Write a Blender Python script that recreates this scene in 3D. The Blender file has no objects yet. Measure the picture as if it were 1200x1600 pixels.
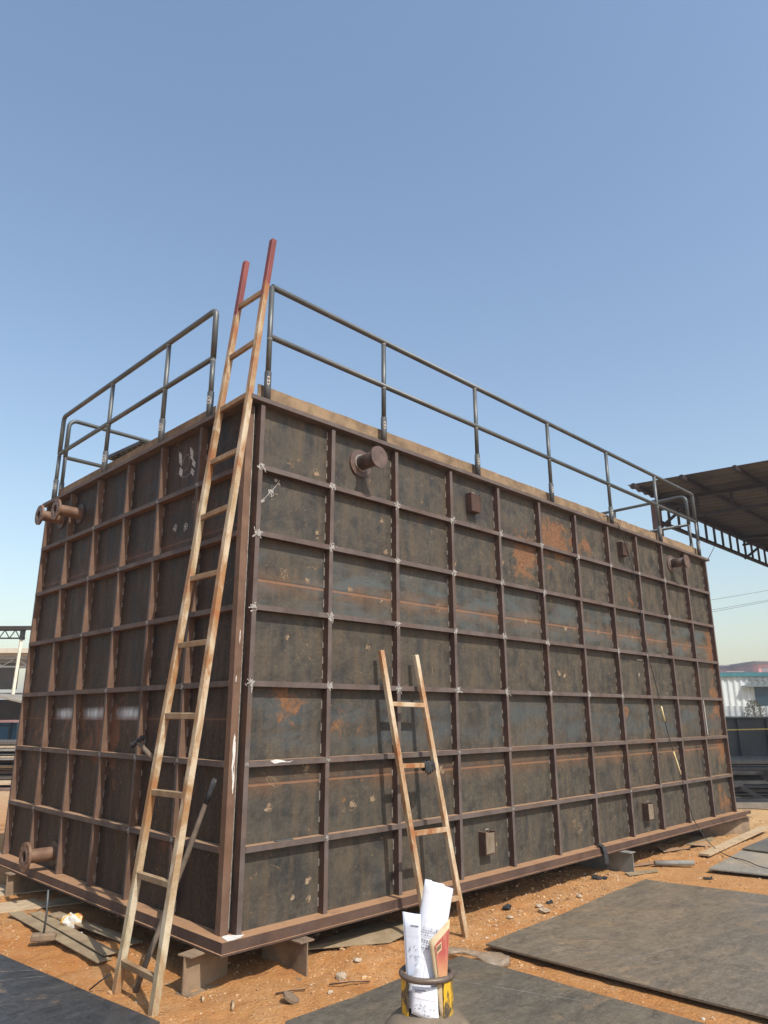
import bpy, math, random
import numpy as np
from mathutils import Vector, Matrix, noise
R = math.radians
scene = bpy.context.scene
col = scene.collection
rnd = random.Random(7)

# ---------------------------------------------------------------- camera, world, sun
CAM = Vector((-2.8144, -4.1763, 1.2871))
YAW, PITCH, ROLL = R(44.917), R(15.755), R(-0.133)
cam_d = bpy.data.cameras.new("camera")
cam = bpy.data.objects.new("camera", cam_d); col.objects.link(cam)
cam_d.sensor_fit = 'VERTICAL'; cam_d.sensor_height = 24.0
cam_d.lens = 24.0 * 1123.96 / 1600.0
cam_d.clip_start = 0.05; cam_d.clip_end = 3000
fwd = Vector((math.sin(YAW)*math.cos(PITCH), math.cos(YAW)*math.cos(PITCH), math.sin(PITCH)))
rt0 = Vector((math.cos(YAW), -math.sin(YAW), 0)); up0 = rt0.cross(fwd)
rt = math.cos(ROLL)*rt0 + math.sin(ROLL)*up0
up = -math.sin(ROLL)*rt0 + math.cos(ROLL)*up0
m = Matrix((( rt.x, up.x, -fwd.x), (rt.y, up.y, -fwd.y), (rt.z, up.z, -fwd.z))).to_4x4()
m.translation = CAM
cam.matrix_world = m
scene.camera = cam
scene.render.resolution_x = 768; scene.render.resolution_y = 1024

SUN = Vector((-0.125, -0.862, 1.0)).normalized()
world = bpy.data.worlds.new("World"); scene.world = world; world.use_nodes = True
wn = world.node_tree.nodes; wl = world.node_tree.links
bg = wn['Background']
sky = wn.new('ShaderNodeTexSky'); sky.sky_type = 'NISHITA'; sky.sun_disc = False
sky.sun_elevation = math.asin(SUN.z); sky.sun_rotation = math.atan2(SUN.x, SUN.y)
sky.altitude = 0; sky.air_density = 1.5; sky.dust_density = 1.8; sky.ozone_density = 1.3
tint = wn.new('ShaderNodeMix'); tint.data_type = 'RGBA'; tint.blend_type = 'MULTIPLY'; tint.inputs[0].default_value = 1.0
tint.inputs[7].default_value = (1.055, 1.055, 1.075, 1)      # slightly dusty air
wl.new(sky.outputs[0], tint.inputs[6]); wl.new(tint.outputs[2], bg.inputs['Color']); bg.inputs['Strength'].default_value = 0.15
sl = bpy.data.lights.new("sun", 'SUN'); sl.energy = 4.7; sl.angle = R(0.5); sl.color = (1.0, 0.95, 0.87)
so = bpy.data.objects.new("sun", sl); col.objects.link(so)
so.rotation_euler = SUN.to_track_quat('Z', 'Y').to_euler(); so.location = (0, -10, 15)
vs = scene.view_settings
vs.view_transform = 'Standard'; vs.look = 'None'; vs.exposure = 0.18; vs.gamma = 1.0

G = -0.27
FH = Vector((0.7061, 0.7081, 0)); RH = Vector((0.7081, -0.7061, 0))
def spot(lat, dist, z):            # place by sideways and forward distance from the photographer, in metres
    p = CAM + FH*dist + RH*lat
    return Vector((p.x, p.y, z))

# ---------------------------------------------------------------- object helpers
def tag(o, label=None, cat=None, group=None, kind=None):
    if label: o['label'] = label
    if cat: o['category'] = cat
    if group: o['group'] = group
    if kind: o['kind'] = kind
    return o
def thing(name, loc, label, cat, group=None, rz=0):
    o = bpy.data.objects.new(name, None); col.objects.link(o)
    o.location = loc; o.rotation_euler = (0, 0, rz); o.empty_display_size = 0.2
    o['org'] = [0.0, 0.0, 0.0]
    del o['org']
    ORG[o.name] = Vector(loc)
    return tag(o, label, cat, group)
ORG = {}
class MB:
    def __init__(s): s.v = []; s.f = []; s.m = []; s.sm = []
    def add(s, vs_, fs, mi=0, sm=False):
        b = len(s.v); s.v += [tuple(v) for v in vs_]
        for f in fs: s.f.append(tuple(b+i for i in f)); s.m.append(mi); s.sm.append(sm)
        return s
    def box(s, x0, x1, y0, y1, z0, z1, mi=0, fm=None):
        v = [(x0,y0,z0),(x1,y0,z0),(x1,y1,z0),(x0,y1,z0),(x0,y0,z1),(x1,y0,z1),(x1,y1,z1),(x0,y1,z1)]
        s.add(v, [(0,3,2,1),(4,5,6,7),(0,1,5,4),(1,2,6,5),(2,3,7,6),(3,0,4,7)], mi)
        for k_, q_ in (fm or {}).items(): s.m[-6+k_] = q_
        return s
    def bar(s, p0, p1, w, h, side, mi=0):   # rectangular bar; w along 'side', h along the other
        p0, p1 = Vector(p0), Vector(p1); d = (p1-p0).normalized()
        a = Vector(side); a = (a - d*a.dot(d)).normalized(); b = d.cross(a)
        v = []
        for p in (p0, p1):
            for i, j in ((-1,-1),(1,-1),(1,1),(-1,1)): v.append(p + a*(i*w/2) + b*(j*h/2))
        return s.add(v, [(0,3,2,1),(4,5,6,7),(0,1,5,4),(1,2,6,5),(2,3,7,6),(3,0,4,7)], mi)
    def tube(s, pts, r, n=10, mi=0, cap=True, closed=False, sm=True):
        pts = [Vector(p) for p in pts]; N = len(pts)
        rs = r if isinstance(r, (list, tuple)) else [r]*N
        t0 = (pts[1]-pts[0]).normalized()
        a = Vector((0,0,1)) if abs(t0.z) < 0.9 else Vector((1,0,0))
        a = (a - t0*a.dot(t0)).normalized()
        vs_ = []
        for i, p in enumerate(pts):
            if closed: t = (pts[(i+1)%N]-pts[i-1]).normalized()
            else: t = (pts[min(i+1,N-1)]-pts[max(i-1,0)]).normalized()
            a = (a - t*a.dot(t)).normalized(); b = t.cross(a)
            for k in range(n):
                th = 2*math.pi*k/n; vs_.append(p + (a*math.cos(th)+b*math.sin(th))*rs[i])
        fs = []
        for i in range(N if closed else N-1):
            j = (i+1) % N
            for k in range(n):
                k2 = (k+1)%n; fs.append((i*n+k, i*n+k2, j*n+k2, j*n+k))
        s.add(vs_, fs, mi, sm)
        if cap and not closed:
            b0 = len(s.v)-N*n
            s.f.append(tuple(b0+k for k in reversed(range(n)))); s.m.append(mi); s.sm.append(False)
            s.f.append(tuple(b0+(N-1)*n+k for k in range(n))); s.m.append(mi); s.sm.append(False)
        return s
    def ring(s, c, ax, ro, ri, t, n=24, mi=0):   # flat washer, axis ax, thickness t, starting at c
        c = Vector(c); ax = Vector(ax).normalized()
        a = ax.orthogonal().normalized(); b = ax.cross(a); vs_ = []
        for (rr, o) in ((ro,0),(ro,t),(ri,t),(ri,0)):
            for k in range(n):
                th = 2*math.pi*k/n; vs_.append(c + ax*o + (a*math.cos(th)+b*math.sin(th))*rr)
        fs = []
        for q in range(4):
            q2 = (q+1)%4
            for k in range(n): fs.append((q*n+k, q*n+(k+1)%n, q2*n+(k+1)%n, q2*n+k))
        return s.add(vs_, fs, mi)
    def lathe(s, c, prof, n=32, mi=0, sm=True):
        c = Vector(c); vs_ = []; fs = []
        for (r, z) in prof:
            for k in range(n):
                th = 2*math.pi*k/n; vs_.append((c.x+r*math.cos(th), c.y+r*math.sin(th), c.z+z))
        for i in range(len(prof)-1):
            for k in range(n): fs.append((i*n+k, i*n+(k+1)%n, (i+1)*n+(k+1)%n, (i+1)*n+k))
        return s.add(vs_, fs, mi, sm)
    def prism(s, poly, z0, z1, mi=0):
        n = len(poly)
        v = [(p[0],p[1],z0 if len(p)<3 else p[2]) for p in poly] + [(p[0],p[1],z1 if len(p)<3 else p[2]+(z1-z0)) for p in poly]
        fs = [tuple(reversed(range(n))), tuple(range(n,2*n))] + [(i,(i+1)%n,n+(i+1)%n,n+i) for i in range(n)]
        return s.add(v, fs, mi)
    def build(s, name, mats, parent=None, org=None, bevel=0):
        me = bpy.data.meshes.new(name)
        if org is None: org = ORG.get(parent_root(parent).name, Vector((0,0,0))) if parent else Vector((0,0,0))
        org = Vector(org)
        me.from_pydata([(v[0]-org.x, v[1]-org.y, v[2]-org.z) for v in s.v], [], s.f)
        for mt in (mats if isinstance(mats, (list,tuple)) else [mats]): me.materials.append(mt)
        me.polygons.foreach_set('material_index', s.m); me.polygons.foreach_set('use_smooth', s.sm)
        me.update()
        o = bpy.data.objects.new(name, me); col.objects.link(o)
        if parent: o.parent = parent
        elif org.length: o.location = org
        if bevel:
            b = o.modifiers.new('bevel', 'BEVEL'); b.width = bevel; b.segments = 2; b.limit_method = 'ANGLE'
        return o
def parent_root(p):
    while p.parent: p = p.parent
    return p
def copy_tree(o, parent=None):
    c = o.copy(); col.objects.link(c); c.parent = parent
    for ch in [x for x in bpy.data.objects if x.parent == o]: copy_tree(ch, c)
    return c

# ---------------------------------------------------------------- material helpers
class NT:
    def __init__(s, name):
        s.mat = bpy.data.materials.new(name); s.mat.use_nodes = True
        s.t = s.mat.node_tree; s.n = s.t.nodes; s.b = s.n['Principled BSDF']
        g = s.n.new('ShaderNodeNewGeometry'); s.pos = g.outputs['Position']; s.nor = g.outputs['Normal']
        sp = s.n.new('ShaderNodeSeparateXYZ'); s.t.links.new(s.pos, sp.inputs[0]); s.x, s.y, s.z = sp.outputs
    def L(s, a, b): s.t.links.new(a, b)
    def setin(s, sock, v):
        if isinstance(v, (int, float)): sock.default_value = v
        elif isinstance(v, (tuple, list)): sock.default_value = (*v, 1) if len(v) == 3 and sock.type == 'RGBA' else v
        else: s.L(v, sock)
    def noise(s, scale, detail=6, rough=0.55, dist=0, vec=None, stretch=None, off=None):
        n = s.n.new('ShaderNodeTexNoise'); n.inputs['Scale'].default_value = scale
        n.inputs['Detail'].default_value = detail; n.inputs['Roughness'].default_value = rough
        n.inputs['Distortion'].default_value = dist
        v = vec or s.pos
        if stretch or off:
            mp = s.n.new('ShaderNodeMapping'); s.L(v, mp.inputs[0]); v = mp.outputs[0]
            if stretch: mp.inputs['Scale'].default_value = stretch
            if off: mp.inputs['Location'].default_value = off
        s.L(v, n.inputs['Vector']); return n.outputs['Fac']
    def ramp(s, fac, stops):
        r = s.n.new('ShaderNodeValToRGB'); e = r.color_ramp.elements
        while len(e) < len(stops): e.new(0.5)
        for i, (p, c) in enumerate(stops):
            e[i].position = p; e[i].color = (*c, 1) if isinstance(c, tuple) else (c, c, c, 1)
        s.L(fac, r.inputs[0]); return r.outputs[0]
    def mr(s, v, a, b, c=0.0, d=1.0):
        n = s.n.new('ShaderNodeMapRange'); s.setin(n.inputs[0], v)
        for i, q in enumerate((a, b, c, d)): n.inputs[i+1].default_value = q
        return n.outputs[0]
    def m(s, op, a, b=0.0, clamp=False):
        n = s.n.new('ShaderNodeMath'); n.operation = op; n.use_clamp = clamp
        s.setin(n.inputs[0], a); s.setin(n.inputs[1], b); return n.outputs[0]
    def mix(s, fac, a, b, mode='MIX'):
        n = s.n.new('ShaderNodeMix'); n.data_type = 'RGBA'; n.blend_type = mode
        s.setin(n.inputs[0], fac); s.setin(n.inputs[6], a); s.setin(n.inputs[7], b); return n.outputs[2]
    def bump(s, h, strength=0.3, dist=0.01):
        b = s.n.new('ShaderNodeBump'); b.inputs['Strength'].default_value = strength; b.inputs['Distance'].default_value = dist
        s.L(h, b.inputs['Height']); s.L(b.outputs[0], s.b.inputs['Normal'])
    def done(s, color, rough=0.6, metal=0.0, spec=0.5):
        s.setin(s.b.inputs['Base Color'], color); s.setin(s.b.inputs['Roughness'], rough)
        s.setin(s.b.inputs['Metallic'], metal); s.setin(s.b.inputs['Specular IOR Level'], spec); return s.mat

def steel_wall(name, side):
    t = NT(name)
    big = t.noise(1.3, 8, 0.6, 0.4); mid = t.noise(5.0, 8, 0.62, 0.6); fine = t.noise(38, 5, 0.6)
    stain = t.noise(2.6, 6, 0.6, 1.2, off=(3, 7, 1))
    drip = t.noise(3.0, 6, 0.6, 0.2, stretch=(4.5, 4.5, 0.55))
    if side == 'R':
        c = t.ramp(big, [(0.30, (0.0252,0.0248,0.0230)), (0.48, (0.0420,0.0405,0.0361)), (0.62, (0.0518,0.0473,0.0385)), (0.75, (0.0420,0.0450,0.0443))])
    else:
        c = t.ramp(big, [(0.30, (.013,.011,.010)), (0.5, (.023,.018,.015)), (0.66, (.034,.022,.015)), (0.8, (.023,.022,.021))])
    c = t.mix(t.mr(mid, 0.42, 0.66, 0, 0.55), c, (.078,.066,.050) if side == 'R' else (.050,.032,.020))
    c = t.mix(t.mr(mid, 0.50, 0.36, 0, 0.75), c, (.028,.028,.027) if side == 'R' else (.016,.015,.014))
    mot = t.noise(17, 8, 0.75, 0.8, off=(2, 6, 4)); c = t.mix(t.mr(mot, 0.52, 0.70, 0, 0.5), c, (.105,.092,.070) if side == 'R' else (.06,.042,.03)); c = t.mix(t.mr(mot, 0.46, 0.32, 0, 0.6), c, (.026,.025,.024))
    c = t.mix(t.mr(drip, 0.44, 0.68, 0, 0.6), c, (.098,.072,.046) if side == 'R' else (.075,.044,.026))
    # tan speckle getting stronger towards the far end
    sp = t.m('MULTIPLY', t.mr(fine, 0.50, 0.70), t.mr(t.x, 0, 8, 0.15, 0.85) if side == 'R' else 0.3)
    c = t.mix(t.m('MULTIPLY', sp, t.mr(mid, 0.35, 0.6)), c, (.155,.115,.068))
    # small ochre flecks
    fl = t.noise(13, 4, 0.6, 2.0, off=(1, 1, 5))
    c = t.mix(t.mr(fl, 0.665, 0.71, 0, 0.6), c, (.24,.15,.075))
    dk = t.noise(9, 5, 0.7, 2.5, off=(8, 2, 5))
    c = t.mix(t.mr(dk, 0.62, 0.70, 0, 0.5), c, (.030,.032,.034))
    sc = t.noise(7, 7, 0.7, 3.0, off=(6, 1, 2)); sm_ = t.mr(t.m('ABSOLUTE', t.m('SUBTRACT', sc, .52)), .008, .0, 0, .45)
    c = t.mix(t.m('MULTIPLY', sm_, t.mr(mid, .42, .6)), c, (.17,.14,.10) if side == 'R' else (.07,.05,.035))
    seams = [(2.20, 'b'), (0.845, 'n')] if side == 'R' else [(2.615, 'n'), (1.262, 'n')]
    if side == 'R':
        band = t.m('MULTIPLY', t.mr(t.z, 1.92, 2.12), t.mr(t.z, 2.52, 2.36))
        bn = t.noise(1.8, 5, 0.6, 0.5, stretch=(1, 1, 3.5))
        c = t.mix(t.m('MULTIPLY', band, t.mr(bn, 0.42, 0.60, 0, 0.8)), c, (.074,.090,.092))
        band2 = t.m('MULTIPLY', t.mr(t.z, 0.98, 1.10), t.mr(t.z, 1.50, 1.30))
        c = t.mix(t.m('MULTIPLY', band2, t.mr(bn, 0.42, 0.62, 0, 0.6)), c, (.062,.078,.086))
    for zs, k in seams:
        d = t.m('ABSOLUTE', t.m('SUBTRACT', t.z, zs))
        halo = t.m('MULTIPLY', t.mr(d, 0.11, 0.0), t.mr(stain, 0.36, 0.60))
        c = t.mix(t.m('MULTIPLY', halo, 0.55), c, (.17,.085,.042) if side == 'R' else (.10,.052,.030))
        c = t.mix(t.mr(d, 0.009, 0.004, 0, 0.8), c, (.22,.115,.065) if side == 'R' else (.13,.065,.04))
        c = t.mix(t.mr(t.m('ABSOLUTE', t.m('SUBTRACT', t.z, zs+0.016)), 0.006, 0.003, 0, .5), c, (.045,.035,.03))
    # rust blooms where the plate has them
    blobs = [(3.98,3.12,.42,1),(3.40,2.88,.40,.9),(4.35,3.2,.3,.6),(8.05,2.2,.42,.9),(8.0,1.45,.45,.8),(.38,1.32,.28,.75),(.95,1.33,.25,.6),
             (8.0,.85,.4,.75),(7.9,.2,.35,.8),(5.67,2.68,.16,.8),(5.2,1.4,.35,.4),(1.05,.62,.3,.35),(7.2,2.2,.3,.5),(4.7,3.2,.3,.5)] if side == 'R' else \
            [(1.9,1.1,.5,.8),(2.5,1.15,.5,.6),(.7,.5,.5,.5),(3.4,1.0,.5,.6)]
    tot = None
    for (a, z, r, amp) in blobs:
        da = t.m('POWER', t.m('SUBTRACT', t.x if side == 'R' else t.y, a), 2.0); dz = t.m('POWER', t.m('SUBTRACT', t.z, z), 2.0)
        w = t.mr(t.m('SQRT', t.m('ADD', da, dz)), r*1.25, 0.0, 0, amp)
        tot = w if tot is None else t.m('MAXIMUM', tot, w)
    rn = t.noise(4.2, 9, 0.72, 0.9, off=(5, 5, 5))
    rust = t.mr(t.m('ADD', t.m('MULTIPLY', tot, 0.42), rn), 0.68, 0.765)
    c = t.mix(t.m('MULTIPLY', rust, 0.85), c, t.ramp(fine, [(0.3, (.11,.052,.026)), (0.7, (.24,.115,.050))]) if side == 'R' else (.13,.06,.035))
    t.bump(t.m('ADD', t.m('MULTIPLY', big, 3.0), t.m('MULTIPLY', fine, 0.25)), 0.45, 0.03)
    rg = t.mr(mid, 0.3, 0.7, 0.42, 0.68); met = 0.0
    if side == 'L':     # bright bands where the grinder dressed the seam
        g_ = None
        for (a0, a1) in ((1.88, 2.44), (2.52, 3.06), (1.30, 1.80)):
            w_ = t.m('MULTIPLY', t.mr(t.y, a0, a0+.09), t.mr(t.y, a1, a1-.16)); g_ = w_ if g_ is None else t.m('MAXIMUM', g_, w_)
        g_ = t.m('MULTIPLY', g_, t.mr(t.m('ABSOLUTE', t.m('SUBTRACT', t.z, 1.305)), .058, .012))
        g_ = t.m('MULTIPLY', g_, t.mr(t.noise(30, 5, .6, stretch=(1,1,.25)), .35, .6, .35, 1))
        c = t.mix(g_, c, (.50,.54,.58)); met = t.m('MULTIPLY', g_, .55); rg = t.m('SUBTRACT', rg, t.m('MULTIPLY', g_, .12))
    return t.done(c, rg, met, 0.28 if side == 'R' else 0.16)

def rusty_bar(name, a, b, dust=(.24,.145,.085), top=True, scale=6, rough=.65, spec=.2):
    t = NT(name)
    n = t.noise(scale, 7, 0.6, 0.4); f = t.noise(60, 4, 0.6); l = t.noise(2.2, 4, 0.6, off=(4, 2, 9))
    c = t.mix(t.mr(n, 0.32, 0.68), a, b)
    c = t.mix(t.mr(l, 0.52, 0.72, 0, 0.5), c, (.13,.070,.040))
    c = t.mix(t.mr(f, 0.6, 0.75, 0, 0.35), c, (.20,.13,.09))
    if top:
        sn = t.n.new('ShaderNodeSeparateXYZ'); t.L(t.nor, sn.inputs[0])
        c = t.mix(t.m('MULTIPLY', t.mr(sn.outputs[2], 0.6, 0.9), t.mr(n, 0.25, 0.5, 0.55, 1.0)), c, dust)
    t.bump(f, 0.25, 0.004)
    return t.done(c, rough, 0.0, spec)

def simple(name, c1, c2, scale=5, rough=0.6, metal=0.0, spec=0.4, bump=0.15, lo=.35, hi=.65):
    t = NT(name); n = t.noise(scale, 6, 0.6, 0.3); f = t.noise(scale*9, 3, 0.6)
    c = t.mix(t.mr(n, lo, hi), c1, c2); c = t.mix(t.mr(f, 0.55, 0.8, 0, 0.25), c, tuple(min(1, q*1.5) for q in c2))
    t.bump(f, bump, 0.004)
    return t.done(c, rough, metal, spec)

def floor_plate_mat(name, c1, c2, c3, off, rough=.5):
    t = NT(name)
    w = t.noise(0.8, 5, 0.6, 1.0, off=off)
    a = t.noise(1.6, 9, 0.62, 1.6, off=off, stretch=(0.45, 1.5, 1)); b = t.noise(8.0, 10, 0.78, 1.6, off=off, stretch=(0.6, 1.3, 1))
    f = t.noise(60, 5, 0.7, off=off); r = t.noise(3.0, 8, 0.7, 3.5, off=off, stretch=(1.2, .5, 1))
    c = t.mix(t.mr(w, 0.36, 0.62), c1, c2)
    c = t.mix(t.mr(a, 0.40, 0.62, 0, 0.75), c, c3)
    c = t.mix(t.mr(b, 0.50, 0.36, 0, 0.45), c, tuple(q*0.50 for q in c1))
    c = t.mix(t.mr(b, 0.52, 0.70, 0, 0.45), c, tuple(q*1.45 for q in c3))
    ed = t.mr(t.m('ABSOLUTE', t.m('SUBTRACT', r, .5)), .010, .0, 0, .55)
    c = t.mix(ed, c, tuple(q*0.30 for q in c1))
    c = t.mix(t.mr(f, 0.54, 0.68, 0, 0.45), c, tuple(q*1.7 for q in c3))
    c = t.mix(t.mr(f, 0.46, 0.30, 0, 0.35), c, tuple(q*.5 for q in c1))
    k = t.noise(0.9, 5, 0.6, 0.6, off=(off[0]+4, 2, 1))
    c = t.mix(t.m('MULTIPLY', t.mr(k, 0.52, 0.68), t.mr(b, 0.35, 0.6, 0.1, 0.65)), c, tuple(q*m_ for q, m_ in zip(c3, (1.35, 1.10, .80))))
    so_ = t.noise(1.7, 9, .75, .8, off=(off[0]+9, 1, 4))
    c = t.mix(t.mr(so_, .56, .70, 0, .6), c, (.36,.225,.12))
    ls = t.noise(2.2, 3, .5, 4.5, off=(off[0]+2, 7, 4)); c = t.mix(t.m('MULTIPLY', t.mr(t.m('ABSOLUTE', t.m('SUBTRACT', ls, .5)), .007, .0), t.mr(a, .45, .6, 0, .5)), c, tuple(q*2.0 for q in c3))
    t.bump(t.m('ADD', w, t.m('MULTIPLY', b, 0.15)), 0.35, 0.04)
    return t.done(c, t.mr(b, 0.3, 0.7, rough-.12, rough+.15), 0.0, 0.5)

def ladder_mat(name, red_from=None, base=(.27,.140,.055)):
    t = NT(name)
    n = t.noise(5.5, 7, 0.65, 0.6, stretch=(1, 1, 0.45)); l = t.noise(1.5, 4, 0.6, off=(2, 5, 3)); f = t.noise(85, 4, 0.65)
    c = t.mix(t.mr(l, 0.38, 0.62), base, (.33,.255,.150))
    c = t.mix(t.mr(n, 0.50, 0.62, 0, 0.85), c, (.50,.43,.31))
    c = t.mix(t.mr(n, 0.49, 0.40, 0, 0.9), c, (.26,.095,.030))
    c = t.mix(t.mr(f, 0.56, 0.70, 0, 0.5), c, (.19,.085,.035))
    if red_from:
        edge = t.m('ADD', t.z, t.mr(n, 0.3, 0.7, -0.25, 0.25))
        c = t.mix(t.mr(edge, red_from-0.03, red_from+0.05), c, t.mix(t.mr(n, .4, .6), (.20,.045,.036), (.135,.030,.027)))
    t.bump(f, 0.3, 0.003)
    return t.done(c, 0.62, 0.0, 0.4)

M = {}
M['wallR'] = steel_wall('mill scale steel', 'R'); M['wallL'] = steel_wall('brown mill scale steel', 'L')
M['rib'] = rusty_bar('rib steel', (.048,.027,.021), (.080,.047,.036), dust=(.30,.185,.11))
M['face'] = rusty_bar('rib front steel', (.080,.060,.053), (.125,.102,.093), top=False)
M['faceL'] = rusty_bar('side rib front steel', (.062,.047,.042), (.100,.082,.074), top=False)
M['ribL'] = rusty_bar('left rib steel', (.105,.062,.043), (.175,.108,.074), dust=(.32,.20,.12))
M['rim'] = rusty_bar('rim steel', (.062,.038,.031), (.100,.064,.050), dust=(.33,.19,.105))
M['dusty'] = simple('dusty tan steel', (.13,.088,.052), (.26,.18,.105), 7, 0.85)
M['chalk'] = simple('chalk and paint marks', (.26,.25,.23), (.46,.44,.41), 30, 0.9)
M['ochre'] = simple('ochre scribble', (.17,.115,.07), (.27,.20,.13), 30, 0.9)
M['spatter'] = simple('weld spatter', (.22,.205,.19), (.40,.38,.35), 60, 0.8)
M['white'] = simple('white paint', (.50,.49,.46), (.66,.65,.62), 12, 0.7)
M['weld'] = simple('weld bead', (.20,.18,.16), (.36,.33,.29), 40, 0.5, 0.3)
M['pipe'] = simple('handrail pipe', (.060,.070,.074), (.105,.110,.108), 2.5, 0.45, 0.25, 0.5)
M['sleeve'] = simple('rail sleeve', (.050,.054,.058), (.10,.10,.10), 9, 0.5, 0.3)
M['nozzle'] = simple('rusty nozzle', (.045,.030,.023), (.085,.056,.042), 9, 0.55)
M['nozzleL'] = simple('brown nozzle', (.12,.066,.040), (.19,.11,.068), 9, 0.55)
M['flange'] = simple('flange face', (.080,.052,.044), (.14,.095,.078), 14, 0.5)
M['dark'] = simple('dark opening', (.012,.011,.010), (.02,.018,.016), 6, 0.9)
M['polish'] = simple('ground bright weld band', (.42,.46,.50), (.62,.66,.70), 30, 0.3, 0.6)
M['ladder'] = ladder_mat('long ladder steel', 4.42)
M['ladder2'] = ladder_mat('short ladder steel', None, (.37,.205,.105))
M['rung'] = simple('rung steel', (.21,.125,.062), (.34,.25,.15), 7, 0.65)
M['beam'] = simple('support beam steel', (.10,.068,.048), (.25,.175,.11), 4, 0.8)
M['beamgrey'] = simple('grey support beam', (.15,.155,.15), (.24,.225,.19), 6, 0.7)
M['plate'] = floor_plate_mat('floor plate', (0.1058,0.0907,0.0710), (0.1380,0.1134,0.0829), (0.1840,0.1445,0.0992), (0, 0, 0), .45)
M['plate2'] = floor_plate_mat('floor plate grey', (0.0723,0.0680,0.0576), (0.1020,0.0896,0.0706), (0.1403,0.1160,0.0828), (7, 3, 0), .42)
M['plateD'] = floor_plate_mat('floor plate dark', (0.0238,0.0262,0.0296), (0.0374,0.0410,0.0448), (0.0595,0.0590,0.0592), (3, 9, 2), .40)
M['plateG'] = floor_plate_mat('floor plate pale', (.19,.19,.175), (.24,.225,.19), (.27,.235,.18), (13, 1, 2))
M['black'] = simple('black cloth', (.015,.015,.017), (.04,.04,.043), 30, 0.9)
M['rubber'] = simple('black cable', (.02,.02,.02), (.035,.033,.03), 20, 0.6)
M['wood'] = simple('weathered strip', (.33,.235,.145), (.46,.35,.22), 9, 0.8)
M['strip'] = simple('flat bar offcut', (.20,.145,.085), (.31,.235,.145), 6, 0.7)
M['stone'] = simple('stone', (.28,.21,.14), (.42,.34,.25), 12, 0.9)
M['pole'] = simple('old wooden pole', (.085,.065,.048), (.155,.12,.09), 12, 0.85)

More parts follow.
